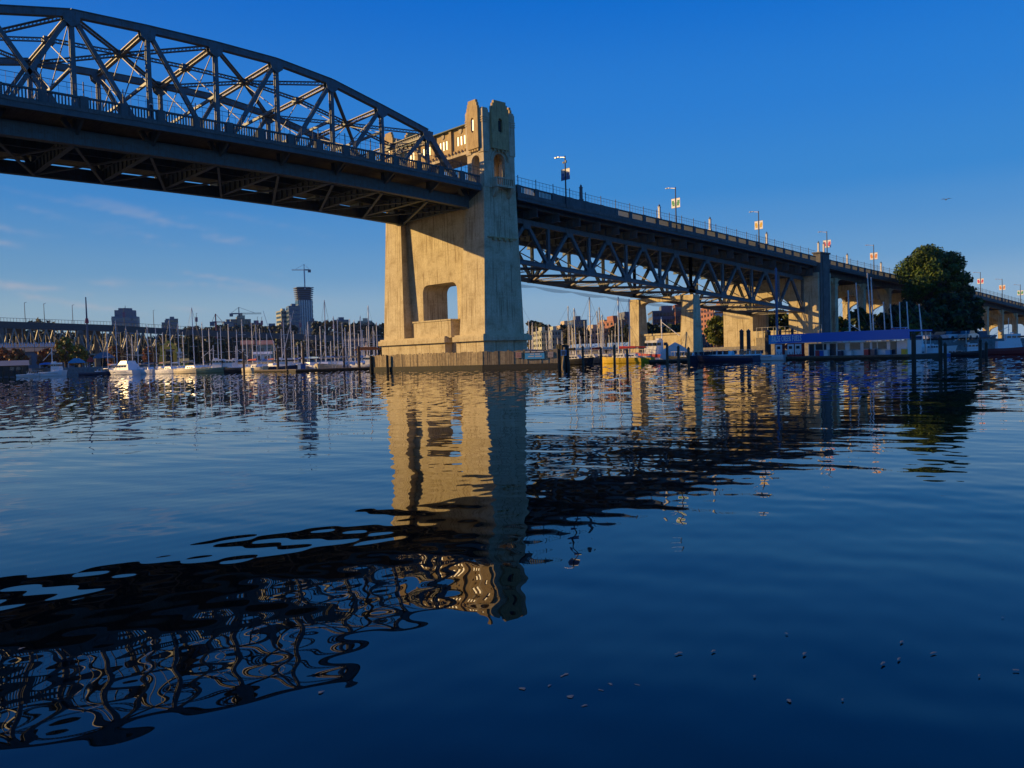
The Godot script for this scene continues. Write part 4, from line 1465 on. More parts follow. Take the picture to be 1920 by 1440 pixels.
	for i in 6:
		var b := MB.new()
		b.prism(PackedVector2Array([Vector2(-1.6, -.35), Vector2(0, .45), Vector2(1.6, -.35), Vector2(1.6, -.95), Vector2(-1.6, -.95)]), Vector3(-L * .5 + i * L / 6 + .1, y + .25, 0), Vector3(0, 0, 1), Vector3.UP, Vector3(L / 6 - .2, 0, 0))
		obj("awning_bay", b, M.sky_cloth, t)
		b = MB.new()
		for s in [-1.4, 1.4]:
			b.tube(Vector3(-L * .5 + i * L / 6 + .3, -.5, s), Vector3(-L * .5 + i * L / 6 + .3, y - .6, s), .07, .07, 6)
		obj("awning_post", b, M.alu, t)
	# right-hand end of the basin
	for q in [[1718, 104, 6.5, 1, M.white, "white runabout with a red stripe beside the dark pile off the fuel dock", .3], [1747, 102, 6.5, 2, M.white, "white cabin boat next to the striped runabout", .5], [1785, 100, 7, 1, M.sign_blue, "bright blue boat beyond the pair of dark piles", .1], [1815, 100, 8, 2, M.black, "black-hulled boat in the shade beyond the bright blue one", .1], [1896, 104, 9.5, 3, M.red_dark, "tall-bridged workboat with a dark red hull under the shaded shore", .2]]:
		var p := gnd(q[0], q[1])
		motorboat(p, face_cam(p) + q[6], q[2], q[3], q[4], q[5]).scale = Vector3.ONE * (.42 if q[0] < 1850 else .5)
	for q in [[1713, 86, 628, .22], [1763, 84, 636, .18], [1772, 84, 648, .15], [1838, 88, 640, .14], [1849, 90, 646, .14]]:
		mooring_pile(gnd(q[0], q[1]), hgt(q[0], q[2], q[1]), q[3], M.timber_wet, "stout dark pile off the shaded end of the fuel dock", "dark piles off the fuel dock")
	# bare masts that rise behind the fuel dock
	rng.seed = 52
	for q in [[1605, 118, 530], [1626, 116, 512], [1631, 122, 520], [1585, 112, 545], [1652, 120, 566], [1666, 118, 570], [1680, 115, 566], [1695, 112, 566], [1721, 116, 570]]:
		var p := gnd(q[0], q[1])
		sailboat(p, face_cam(p) + rng.randf_range(-.4, .4), 8.5, hgt(q[0], q[2], q[1]), M.white, M.navy, "sailboat berthed behind the blue canopy, its mast against the shaded viaduct", "sailboats behind the fuel dock", true, rng.randf_range(-.6, .1))

# ---------- fuel dock ----------
func fuel_dock() -> void:
	var a := gnd(1385, 104)
	var c := gnd(1705, 92)
	var ux := (c - a).normalized()
	var turn := atan2(-ux.z, ux.x)
	var L := a.distance_to(c)
	var mid := (a + c) * .5
	var back := ux.cross(Vector3.UP)        # away from the camera
	if back.dot(mid) < 0: back = -back
	var W := 7.0
	pontoon(a + back * W * .5, c + back * W * .5, W, "broad fuel dock with white pumps under a long blue canopy")
	var loc := func(px: float) -> float:    # metres along the front edge
		var r := ray(px, 660)
		var q := Vector2(r.x, r.z)
		var p := Vector2(a.x, a.z)
		var u := Vector2(ux.x, ux.z)
		return (p.x * q.y - p.y * q.x) / (u.y * q.x - u.x * q.y)
	var dd := func(px: float) -> float: return (a + ux * loc.call(px)).length()
	# canopy
	var x0: float = loc.call(1437.0)
	var x1: float = loc.call(1700.0)
	var o := a + ux * x0 + back * .5
	var yb := hgt(1450, 644, dd.call(1450.0))
	var ytp := hgt(1450, 628, dd.call(1450.0))
	var t := thing("dock_canopy", "long bright blue canopy with white lettering over the fuel pumps", "canopy", Vector3(o.x, 0, o.z), turn)
	var CL := x1 - x0
	var b := MB.new()
	b.span(Vector3(0, yb, -.12), Vector3(CL, ytp, 0))
	obj("fascia", b, M.canopy, t)
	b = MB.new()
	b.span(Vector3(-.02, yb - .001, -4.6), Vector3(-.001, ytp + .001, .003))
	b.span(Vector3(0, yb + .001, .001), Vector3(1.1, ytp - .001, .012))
	obj("sunlit_end_colour", b, M.sign_cyan, t)  # cyan sheet: sunlight on the canopy end put in as colour
	b = MB.new()
	b.span(Vector3(.02, ytp - .25, -4.6), Vector3(CL, ytp - .1, -.12))
	obj("roof_sheet", b, M.canopy, t)
	b = MB.new()
	b.span(Vector3(0, yb - .07, -.14), Vector3(CL, yb - .005, .02))
	obj("edge_trim", b, M.offwhite, t)
	for i in 6:
		b = MB.new()
		for z in [-.5, -4.2]:
			b.tube(Vector3(.5 + i * (CL - 1.0) / 5, .4, z), Vector3(.5 + i * (CL - 1.0) / 5, ytp - .26, z), .07, .07, 7)
		obj("post", b, M.alu, t)
	var tx0: float = loc.call(1443.0) - x0
	var tx1: float = loc.call(1498.0) - x0
	lettering(t, "FALSE CREEK FUELS", Vector3((tx0 + tx1) * .5, (yb + ytp) * .5, .03), (ytp - yb) * .66, M.letter, true, tx1 - tx0)
	var place := func(px: float, depth: float) -> Vector3:
		var p: Vector3 = a + ux * loc.call(px) + back * depth
		return Vector3(p.x, .4, p.z)
	var hp := yb - .55
	# pumps
	var nm := ["fuel pump with red sides at the open end of the blue canopy", "white fuel pump next to the round red hose reel", "fuel pump with a red plinth next to the kiosk door"]
	var pxs := [1456.0, 1478.0, 1492.0]
	for i in 3:
		var p := place.call(pxs[i], .75) as Vector3
		var u := thing("fuel_pump", nm[i], "fuel pump", p, turn, "fuel pumps under the canopy")
		b = MB.new()
		b.span(Vector3(-.42, .25, -.3), Vector3(.42, hp, .3))
		obj("cabinet", b, M.white, u)
		b = MB.new()
		b.span(Vector3(-.46, 0, -.34), Vector3(.46, .25, .34))
		b.span(Vector3(.422, .26, -.25), Vector3(.47, hp, .25))
		b.span(Vector3(-.44, hp, -.32), Vector3(.44, hp + .1, .32))
		obj("red_trim", b, M.red, u)
		b = MB.new()
		b.span(Vector3(-.24, hp * .62, .3), Vector3(.2, hp * .85, .315))
		obj("display", b, M.glass, u)
		b = MB.new()
		for k in 8:
			var t0 := PI * k / 8
			var t1 := PI * (k + 1) / 8
			b.tube(Vector3(.1 + cos(t0) * .25, .55 - sin(t0) * .35, .36), Vector3(.1 + cos(t1) * .25, .55 - sin(t1) * .35, .36), .025, .025, 5)
		obj("hose", b, M.rubber, u)
	var rp := place.call(1469.0, .9) as Vector3
	var reel := thing("hose_reel", "round dark red hose reel between the white pumps", "hose reel", rp, turn)
	b = MB.new()
	b.tube(Vector3(0, 1.15, -.15), Vector3(0, 1.15, .15), .34, .34, 14)
	obj("drum", b, M.red_dark, reel)
	b = MB.new()
	b.span(Vector3(-.3, 0, -.2), Vector3(.3, .78, .2))
	obj("stand", b, M.alu, reel)
	# kiosk
	var k0: float = loc.call(1506.0)
	var k1: float = loc.call(1690.0)
	var kp := a + ux * k0 + back * 1.0
	var kio := thing("dock_kiosk", "white dockside kiosk with dark windows under the blue canopy", "kiosk", Vector3(kp.x, .4, kp.z), turn)
	var KL := k1 - k0
	var kh := yb - .55
	b = MB.new()
	b.span(Vector3(0, 0, -3), Vector3(KL, kh, 0))
	obj("wall", b, M.white, kio)
	for q in [[.12, .75, "door"], [.95, 2.3, "window"], [2.75, 3.5, "door"], [3.7, 4.6, "window"], [5.1, 6.4, "window"], [6.8, 7.5, "door"], [7.8, 9.4, "window"], [9.8, 10.5, "door"], [10.8, 12.0, "window"]]:
		if q[1] > KL - .2: continue
		b = MB.new()
		var isd: bool = q[2] == "door"
		b.span(Vector3(q[0], .02 if isd else kh * .42, .003), Vector3(q[1], kh * .93, .03))
		var w := obj(q[2], b, M.glass, kio)
		b = MB.new()
		b.span(Vector3(q[0] - .06, kh * .93, .004), Vector3(q[1] + .06, kh * .97, .05))
		if not isd: b.span(Vector3(q[0] - .06, kh * .38, .004), Vector3(q[1] + .06, kh * .42, .07))
		obj("frame", b, M.trim, w)
	rng.seed = 61
	var goods := [[1528, M.red, "red ice chest"], [1536, M.blue_cloth, "blue storage bin"], [1544, M.white, "white equipment box"], [1570, M.navy, "navy equipment box"], [1588, M.white, "white notice stand"], [1620, M.red, "red fuel can locker"], [1632, M.navy, "dark blue barrel box"], [1660, M.sky_cloth, "pale blue ice freezer"], [1690, M.yellow, "yellow safety bin"]]
	for g in goods:
		var p := place.call(float(g[0]), .6) as Vector3
		var u := thing("dock_box", "%s in front of the white kiosk on the fuel dock" % g[2], "box", p, turn + rng.randf_range(-.1, .1))
		b = MB.new()
		var hh := rng.randf_range(.4, .75)
		b.span(Vector3(-.24, 0, -.2), Vector3(.24, hh, .2))
		obj("body", b, g[1], u)
		b = MB.new()
		b.span(Vector3(-.27, hh, -.23), Vector3(.27, hh + .05, .23))
		obj("lid", b, M.offwhite, u)
	# sign on the roof
	var sp := place.call(1663.0, 2.4) as Vector3
	var sd: float = dd.call(1663.0)
	var sg := thing("roof_sign", "pale blue signboard with a red logo on the canopy roof", "sign", Vector3(sp.x, ytp - .1, sp.z), turn)
	var sh := hgt(1663, 614, sd) - ytp + .1
	var sw: float = loc.call(1678.0) - loc.call(1648.0)
	b = MB.new()
	b.span(Vector3(-sw * .5, .25, -.06), Vector3(sw * .5, sh, .06))
	obj("board", b, M.sky_cloth, sg)
	b = MB.new()
	b.span(Vector3(-sw * .46, sh * .5, .062), Vector3(-sw * .28, sh * .85, .08))
	b.span(Vector3(-sw * .15, sh * .66, .062), Vector3(sw * .35, sh * .76, .08))
	obj("print", b, M.red, sg)
	b = MB.new()
	for s in [-.4, .4]: b.tube(Vector3(sw * s, -.2, 0), Vector3(sw * s, .3, 0), .05, .05, 6)
	obj("sign_post", b, M.alu, sg)
	# yacht lying behind the canopy
	var yp_ := gnd(1590, 112)
	motorboat(yp_, face_cam(yp_) + PI + .5, 9, 3, M.sign_blue, "blue yacht with a radar arch showing over the canopy").scale = Vector3.ONE * .7
	# tall blue pile, black guide piles with a braced gate
	mooring_pile(gnd(1457.5, 112), hgt(1458, 506, 112), .17, mat(.055, .11, .20, .5), "tall slender blue-grey steel pile rising behind the fuel dock canopy")
	for q in [[1391, 105, 622, .26], [1404, 105, 622, .26], [1440, 113, 623, .42], [1463, 114, 620, .2], [1486, 114, 620, .2]]:
		mooring_pile(gnd(q[0], q[1]), hgt(q[0], q[2], q[1]), q[3], M.black, "black guide pile beside the fuel dock pumps", "black guide piles at the fuel dock")
	var ga := gnd(1463, 114)
	var gc := gnd(1486, 114)
	var gt := thing("braced_gate", "black V-braced frame between two guide piles over the canopy", "frame", (ga + gc) * .5, atan2(-(gc.z - ga.z), gc.x - ga.x))
	var gw := ga.distance_to(gc) * .5
	var gy := hgt(1474, 622, 114)
	b = MB.new()
	b.beam(Vector3(-gw, gy, 0), Vector3(gw + .5, gy, 0), .1, .12)
	b.beam(Vector3(-gw, gy - .35, 0), Vector3(0, gy - .8, 0), .09, .1)
	b.beam(Vector3(gw, gy - .35, 0), Vector3(0, gy - .8, 0), .09, .1)
	obj("frame_bars", b, M.black, gt)
	var wb := gnd(1418, 100)
	motorboat(wb, face_cam(wb) + PI - .2, 6.5, 1, M.white, "white speedboat with a curved windscreen at the open end of the fuel dock")

# ---------- plants ----------
func leaf_mesh(sd: int, lobes: Array, count: int, size: float, cols: Array) -> ArrayMesh:     # lobes: [centre, radii]
	var r := RandomNumberGenerator.new()
	r.seed = sd
	var V := PackedVector3Array()
	var N := PackedVector3Array()
	var C := PackedColorArray()
	var vol := 0.0
	for l in lobes: vol += l[1].x * l[1].y
	for l in lobes:
		var n := int(count * l[1].x * l[1].y / vol)
		var tone := r.randf_range(.75, 1.25)
		for i in n:
			var d := Vector3(r.randfn(), r.randfn(), r.randfn()).normalized()
			var p: Vector3 = l[0] + d * l[1] * pow(r.randf(), .42) * r.randf_range(.85, 1.08)
			var nn := (d + Vector3(r.randfn(), r.randfn() + .4, r.randfn()) * .6).normalized()
			var u := nn.cross(Vector3(r.randfn(), r.randfn(), r.randfn())).normalized()
			var w := nn.cross(u)
			var s := size * r.randf_range(.6, 1.3)
			var c: Color = cols[r.randi() % cols.size()] * tone * r.randf_range(.75, 1.25)
			var q := [p - u * s, p + w * s * .55, p + u * s, p - w * s * .55]
			for k in [0, 1, 2, 0, 2, 3]:
				V.append(q[k]); N.append(nn); C.append(c)
	var arr := []
	arr.resize(Mesh.ARRAY_MAX)
	arr[Mesh.ARRAY_VERTEX] = V; arr[Mesh.ARRAY_NORMAL] = N; arr[Mesh.ARRAY_COLOR] = C
	var m := ArrayMesh.new()
	m.add_surface_from_arrays(Mesh.PRIMITIVE_TRIANGLES, arr)
	return m
var leaf: StandardMaterial3D
func tree(p: Vector3, h: float, rad: float, cols: Array, sd: int, count: int, size: float, label: String, group := "", low := .3, n := 15) -> Node3D:
	if leaf == null: leaf = leaf_mat(1, 1, 1)
	var t := thing("tree", label, "tree", p, 0.0, group)
	var r := RandomNumberGenerator.new()
	r.seed = sd
	var b := MB.new()
	b.tube(Vector3(0, -.3, 0), Vector3(r.randf_range(-.3, .3), h * .5, r.randf_range(-.3, .3)), rad * .085 + .08, rad * .05 + .03, 8)
	var lobes := []
	for i in n:
		var a := TAU * i * .382 + r.randf() * .5
		var f := float(i) / n
		var y := lerpf(low + .08, .9, f)
		var prof := sqrt(maxf(0.05, 1.0 - pow((y - .55) / .52, 2)))
		var d := rad * prof * r.randf_range(.45, .75) * (1.0 if i < n - 2 else .25)
		var c := Vector3(cos(a) * d, h * y, sin(a) * d)
		var lr := rad * r.randf_range(.30, .46) * (1.0 if n <= 15 else r.randf_range(.45, .95))
		lobes.append([c, Vector3(lr, lr * r.randf_range(.65, .9), lr)])
		b.tube(Vector3(0, h * lerpf(.2, .45, f), 0), c, rad * .03 + .02, .02, 5)
	obj("trunk", b, M.bark, t)
	obj("crown", leaf_mesh(sd + 1, lobes, count, size, cols), leaf, t)
	return t
func wood(px0: float, px1: float, y0: float, y1: float, d: float, cols: Array, sd: int, called: String, label: String, size := 2.2, count := 3500) -> void:
	if leaf == null: leaf = leaf_mat(1, 1, 1)
	var r := RandomNumberGenerator.new()
	r.seed = sd
	var lobes := []
	var n := int((px1 - px0) / 6) + 3
	for i in n:
		var px := lerpf(px0, px1, (i + r.randf()) / n)
		var dd := d * r.randf_range(.96, 1.05)
		var top := hgt(px, lerpf(y0, y1, (px - px0) / (px1 - px0)) + r.randf_range(-3, 5), dd)
		var w := d / F * r.randf_range(5, 10)
		var g := gnd(px, dd)
		lobes.append([g + Vector3(0, top - w * .8, 0), Vector3(w, w * .9, w)])
		lobes.append([g + Vector3(0, maxf(2.5, top * .45), 0), Vector3(w * 1.2, maxf(2.0, top * .5), w)])
	var o := obj(called, leaf_mesh(sd, lobes, count, size, cols), leaf)
	o.set_meta("kind", "stuff")
	tag(o, label, "trees")

# ---------- buildings ----------
func block(called: String, px0: float, px1: float, ytop: float, d: float, depth: float, m: Material, floors: int, bays: int, label: String, yaw := 0.0, glass: Material = null, each := false, base := 2.0) -> Node3D:
	var p := gnd((px0 + px1) * .5, d, base)
	var w := (px1 - px0) / F * d
	var h := hgt((px0 + px1) * .5, ytop, d) - base
	var t := thing(called, label, "building", p, face_cam(p) + yaw)
	var b := MB.new()
	b.span(Vector3(-w * .5, -1, -depth), Vector3(w * .5, h, 0))
	obj("wall", b, m, t)
	b = MB.new()
	b.span(Vector3(-w * .5 - .15, h, -depth - .15), Vector3(w * .5 + .15, h + .35, .15))
	b.span(Vector3(-w * .16, h + .35, -depth * .7), Vector3(w * .2, h + .35 + minf(2.6, h * .08 + .8), -depth * .3))
	obj("roof", b, m, t)
	var fh := h / floors
	var g: Material = glass if glass else M.glass
	if each:
		var bw := w / bays
		b = MB.new()
		b.box(Vector3.ZERO, Vector3(bw * .5, fh * .5, .12))
		var wm := b.mesh()
		b = MB.new()
		b.box(Vector3(0, -fh * .3, .12), Vector3(bw * .6, fh * .07, .3))
		var sm := b.mesh()
		b = MB.new()
		b.box(Vector3.ZERO, Vector3(.12, fh * .5, depth / 4 * .45))
		var wsm := b.mesh()
		for i in floors:
			for k in bays:
				var wn := obj("window", wm, g, t)
				wn.position = Vector3(-w * .5 + (k + .5) * bw, (i + .55) * fh, .0)
				obj("sill", sm, M.trim, wn)
			for k in 4:
				obj("window", wsm, g, t).position = Vector3(-w * .5, (i + .55) * fh, -depth * (k + .5) / 4)
	else:
		for i in floors:
			b = MB.new()
			b.span(Vector3(-w * .5 + w * .04, (i + .3) * fh, -.05), Vector3(w * .5 - w * .04, (i + .82) * fh, .06))
			b.span(Vector3(-w * .5 - .06, (i + .3) * fh, -depth * .94), Vector3(-w * .5 + .05, (i + .82) * fh, -depth * .06))
			obj("window_band", b, g, t)
		b = MB.new()
		for k in range(1, bays):
			b.span(Vector3(-w * .5 + w * k / bays - w * .008, 0, 0), Vector3(-w * .5 + w * k / bays + w * .008, h - .01, .12))
		obj("mullions", b, m, t)
	return t
func balconies(t: Node3D, w: float, h: float, floors: int, cols: Array, m: Material) -> void:
	var fh := h / floors
	for i in range(1, floors):
		for c in cols:
			var b := MB.new()
			b.box(Vector3(w * c, i * fh, .7), Vector3(w * .2, .18, 1.4))
			b.box(Vector3(w * c, i * fh + .5, 1.36), Vector3(w * .2, .85, .06))
			obj("balcony", b, m, t)
func gable_shed(px0: float, px1: float, ywall: float, yroof: float, d: float, depth: float, m: Material, rm: Material, label: String, along := true, base := 1.9, called := "shed") -> Node3D:
	var p := gnd((px0 + px1) * .5, d, base)
	var w := (px1 - px0) / F * d
	var hw := maxf(.5, hgt((px0 + px1) * .5, ywall, d) - base)
	var hr := maxf(hw + .3, hgt((px0 + px1) * .5, yroof, d) - base)
	var t := thing(called, label, "building", p, face_cam(p))
	var b := MB.new()
	b.span(Vector3(-w * .5, -1, -depth), Vector3(w * .5, hw, 0))
	obj("wall", b, m, t)
	b = MB.new()
	if along:
		b.prism(PackedVector2Array([Vector2(.4, hw), Vector2(-depth * .5, hr), Vector2(-depth - .4, hw)]), Vector3(-w * .5 - .3, 0, 0), Vector3.BACK, Vector3.UP, Vector3(w + .6, 0, 0))
	else:
		b.prism(PackedVector2Array([Vector2(-w * .5 - .3, hw), Vector2(0, hr), Vector2(w * .5 + .3, hw)]), Vector3(0, 0, .3), Vector3.RIGHT, Vector3.UP, Vector3(0, 0, -depth - .6))
	obj("roof", b, rm, t)
	var n := maxi(2, int(w / 3.5))
	for i in n:
		b = MB.new()
		var cx := -w * .5 + (i + .5) * w / n
		b.span(Vector3(cx - w / n * .3, hw * .25, -.02), Vector3(cx + w / n * .3, hw * .8, .06))
		obj("window", b, M.glass, t)
	return t
func crane(px: float, ybase: float, ytop: float, d: float, jib: float, back: float, label: String, m: Material, base: float) -> void:
	var p := gnd(px, d, 0)
	var y0 := base
	var y1 := hgt(px, ytop, d)
	var s := d / F
	var t := thing("tower_crane", label, "crane", Vector3(p.x, y0, p.z), face_cam(p))
	var b := MB.new()
	var H := y1 - y0
	b.laced(Vector3(0, -.5, 0), Vector3(0, H, 0), 1.6 * maxf(1.0, s), 1.4, Vector3.BACK, 2.4)
	obj("mast", b, m, t)
	b = MB.new()
	b.laced(Vector3(0, H, 0), Vector3(jib * s, H, 0), 1.3 * maxf(1.0, s), 1.2, Vector3.UP, 2.2)
	obj("jib", b, m, t)
	b = MB.new()
	b.beam(Vector3(0, H, 0), Vector3(-back * s * signf(jib), H, 0), 1.2, 1.2)
	b.box(Vector3(-back * s * signf(jib), H - 1.2, 0), Vector3(3.2, 3.0, 1.8))
	obj("counterweight", b, M.slate, t)
	b = MB.new()
	b.beam(Vector3(0, H, 0), Vector3(0, H + 6, 0), .8, .8)
	b.beam(Vector3(0, H + 6, 0), Vector3(jib * s * .7, H + .6, 0), .25, .25)
	b.beam(Vector3(0, H + 6, 0), Vector3(-back * s * signf(jib), H + .6, 0), .25, .25)
	obj("apex_ties", b, m, t)

func far_bridge() -> void:
	var t := thing("far_steel_bridge", "long low steel truss bridge crossing behind the marina and market", "bridge", gnd(300, 430))
	var o := t.position
	var A := [[-90, 597, 400], [0, 602, 410], [206, 609, 430], [356, 618, 450], [440, 621, 465], [577, 627, 490], [720, 634, 520]]
	var at := func(px: float, dy: float) -> Vector3:
		for k in A.size() - 1:
			if px <= A[k + 1][0]:
				var f: float = (px - A[k][0]) / float(A[k + 1][0] - A[k][0])
				var d := lerpf(A[k][2], A[k + 1][2], f)
				return gnd(px, d, hgt(px, lerpf(A[k][1], A[k + 1][1], f), d)) + Vector3(0, dy, 0) - o
		return Vector3.ZERO
	var back := Vector3(.68, 0, -.73) * 18.0
	var step := 30.0
	var px := -90.0
	while px < 716.0:
		var a := at.call(px, 0.0) as Vector3
		var c := at.call(minf(px + step, 720.0), 0.0) as Vector3
		var b := MB.new()
		b.hexa([a - Vector3(0, 3.0, 0) + back, a - Vector3(0, 3.0, 0), c - Vector3(0, 3.0, 0), c - Vector3(0, 3.0, 0) + back, a + back, a, c, c + back])
		obj("deck", b, M.steel_dark, t)
		b = MB.new()
		b.beam(a + Vector3(0, 1.5, 0), c + Vector3(0, 1.5, 0), .12, .15)
		for k in 5: b.beam(a.lerp(c, k / 5.0), a.lerp(c, k / 5.0) + Vector3(0, 1.5, 0), .12, .12)
		obj("railing", b, M.steel_dark, t)
		if px < 300:
			var dep := 11.0 if px < 250 else 8.0
			for off in [Vector3.ZERO, back]:
				var a0: Vector3 = a + off - Vector3(0, 3.0, 0)
				var c0: Vector3 = c + off - Vector3(0, 3.0, 0)
				var dn := Vector3(0, -dep, 0)
				b = MB.new()
				b.beam(a0 + dn, c0 + dn, .7, .7)
				b.beam(a0, (a0 + c0) * .5 + dn, .55, .55)
				b.beam((a0 + c0) * .5 + dn, c0, .55, .55)
				b.beam((a0 + c0) * .5, (a0 + c0) * .5 + dn, .4, .4)
				obj("truss_bay", b, M.steel_pale, t)
		if int(round((px + 90.0) / step)) % (5 if px < 300 else 3) == 3:
			b = MB.new()
			for k in [.1, .9]:
				b.tube(Vector3(a.x, -3, a.z) + back * k, a - Vector3(0, 3, 0) + back * k, 1.5, 1.2, 8)
			b.beam(a - Vector3(0, 4, 0), a - Vector3(0, 4, 0) + back, 2.2, 2.0)
			obj("pier", b, M.concrete_deck, t)
		px += step
	for q in [[-20, 0], [52, 0], [88, 0], [141, 0], [237, 1], [292, 0], [372, 1], [486, 1], [494, 1], [532, 1], [566, 1], [628, 1]]:
		var a := at.call(float(q[0]), 0.0) as Vector3
		var l := thing("far_street_lamp", "thin street lamp on the far truss bridge%s" % (" with a pink banner" if q[1] else ""), "street lamp", a + o, 0.0, "street lamps on the far bridge")
		var b := MB.new()
		b.tube(Vector3.ZERO, Vector3(0, 8.5, 0), .16, .1, 6)
		b.tube(Vector3(0, 8.4, 0), Vector3(1.2, 8.8, -1.4), .1, .08, 5)
		obj("pole", b, M.steel_dark, l)
		if q[1]:
			b = MB.new()
			b.box(Vector3(0, 5.4, 0), Vector3(1.3, 2.4, .05), Basis(Vector3.UP, -.75))
			obj("banner", b, mat(.48, .16, .17, .8), l)

func city() -> void:
	# round-cornered tower with a stepped crown
	var d := 1150.0
	var p := gnd(240, d, 2)
	var s := d / F
	var t := thing("round_tower", "dark round-cornered apartment tower with a stepped crown behind the far bridge", "building", p, face_cam(p))
	var floors := 9
	var top := hgt(240, 597, d)
	var prof := func(w: float, dd: float) -> PackedVector2Array:
		var o := PackedVector2Array([Vector2(-w, -dd), Vector2(-w, dd)])
		for k in 9:
			var a := PI * .5 - PI * .5 * k / 8
			o.append(Vector2(w - w * .8 + cos(a) * w * .8, dd - w * .8 + sin(a) * w * .8))
		o.append(Vector2(w, -dd))
		return o
	var b := MB.new()
	b.prism(prof.call(21.5 * s, 14.0 * s), Vector3.ZERO, Vector3.RIGHT, Vector3.BACK, Vector3(0, top, 0))
	obj("wall", b, M.bluegrey, t)
	for i in floors:
		b = MB.new()
		b.prism(prof.call(21.5 * s + .25, 14.0 * s + .25), Vector3(0, top * (i + .3) / floors, 0), Vector3.RIGHT, Vector3.BACK, Vector3(0, top / floors * .42, 0))
		obj("window_band", b, M.glass_blue, t)
	for q in [[.78, 585], [.5, 581]]:
		b = MB.new()
		b.prism(prof.call(21.5 * s * q[0], 12.0 * s * q[0]), Vector3(0, top - 1, 0), Vector3.RIGHT, Vector3.BACK, Vector3(0, hgt(240, q[1], d) - top + 1, 0))
		obj("crown_step", b, M.slate, t)
	b = MB.new()
	b.beam(Vector3(0, top, 0), Vector3(0, hgt(242, 576, d), 0), .6, .6)
	obj("antenna", b, M.slate, t)
	block("apartment_block", 308, 322, 605, 900, 20, M.slate, 8, 4, "low blue-grey slab beside the taller stepped slab behind the far bridge")
	block("apartment_block", 316, 336, 598, 1000, 22, M.bluegrey, 10, 5, "stepped blue-grey slab behind the masts and the yellow frame")
	block("hotel_block", 424, 440, 604, 800, 20, M.bluegrey, 7, 4, "narrow glazed block left standing lower than the crane block", .1, M.glass_blue)
	block("hotel_block", 438, 472, 599, 820, 24, M.slate, 8, 6, "blue-grey block under the flat tower crane", .1)
	block("lift_tower", 449, 462, 592, 815, 12, M.sage, 4, 2, "pale lift tower crowning the block under the flat crane")
	block("apartment_block", 473, 491, 606, 790, 20, M.slate, 6, 5, "dark long slab beside the crane block behind the far bridge")
	block("apartment_block", 496, 528, 612, 760, 20, M.bluegrey, 5, 7, "low broad slab among trees right of the crane block".replace("right of", "beyond"))
	# tower under construction: glazed below, bare floors above
	d = 900.0
	p = gnd(577, d, 2)
	s = d / F
	t = thing("unfinished_tower", "tall blue glass tower with bare dark top floors and a crane on it", "building", p, face_cam(p) + .25)
	var hg := hgt(577, 566, d)
	var hb := hgt(577, 541, d)
	b = MB.new()
	b.span(Vector3(-13 * s, 0, -22 * s), Vector3(13 * s, hg, 0))
	obj("core", b, M.bluegrey, t)
	for i in 14:
		b = MB.new()
		b.span(Vector3(-13 * s - .2, hg * (i + .12) / 14, -22 * s), Vector3(13 * s + .2, hg * (i + .85) / 14, .25))
		obj("glass_band", b, M.glass_blue, t)
	b = MB.new()
	for i in 6: b.box(Vector3((-10.5 + i * 4.2) * s, hg * .5, .3), Vector3(1.1, hg, .35))
	obj("fins", b, M.offwhite, t)
	for i in 7:
		b = MB.new()
		var g := 1.0 + .025 * i
		b.box(Vector3(0, lerpf(hg, hb, (i + .5) / 7), -11 * s), Vector3(27 * s * g, .9, 23 * s * g))
		obj("bare_floor", b, M.slate, t)
	b = MB.new()
	b.span(Vector3(-11 * s, hg, -19 * s), Vector3(11 * s, hb, -3 * s))
	obj("bare_core", b, M.concrete_dark, t)
	crane(577, 541, 506, 900, -22, 9, "tower crane standing on the unfinished glass tower", M.trim, hb - 1)
	crane(452, 592, 588, 815, 38, 13, "flat tower crane over the blue-grey block", M.slate, hgt(452, 593, 815))
	crane(408, 625, 604, 620, 15, 6, "small pale crane with a green cab over the trees", M.red, 2.0)
	block("glass_tower", 531, 546, 583, 880, 18, M.sage, 12, 3, "slim green-edged tower stepping down from the unfinished tower", .3, M.glass_blue)
	block("glass_tower", 546, 566, 574, 860, 20, M.bluegrey, 13, 5, "mid-height glass tower in front of the unfinished tower", .15, M.glass_blue)
	block("apartment_block", 583, 596, 602, 840, 16, M.slate, 9, 3, "dark block at the foot of the unfinished tower")
	block("apartment_block", 628, 656, 600, 780, 20, M.bluegrey, 7, 6, "blue-grey block with a pale lift house seen between the tallest masts")
	block("apartment_block", 674, 700, 602, 760, 18, M.sage, 6, 5, "pale stepped block next to the tower pier above the masts")
	# yard buildings below the far bridge
	gable_shed(455, 476, 646, 637, 300, 14, M.brick, M.brick, "brick warehouse end lit orange behind the black fishing boat", true, 1.9, "warehouse")
	gable_shed(486, 512, 646, 637, 300, 14, M.stucco, M.brick, "ochre warehouse with a flat gable behind the trolling poles", true, 1.9, "warehouse")
	gable_shed(478, 508, 664, 659, 262, 8, M.white, M.offwhite, "white dock office with a pale purple-grey roof", true, 1.9, "dock_office")
	gable_shed(338, 352, 640, 632, 330, 10, M.sage, M.yellow, "small building with a bright yellow gable above the trees", false, 1.9, "house")
	gable_shed(648, 690, 640, 634, 300, 12, M.slate, M.concrete_dark, "long grey flat-roofed building behind the densest masts", true, 1.9, "boat_works")
	# yellow gabled frame
	var fp := gnd(318, 268, 1.9)
	var fr := thing("gabled_frame", "bright yellow gabled steel frame standing behind the white sailboats", "frame", fp, face_cam(fp))
	s = 268.0 / F
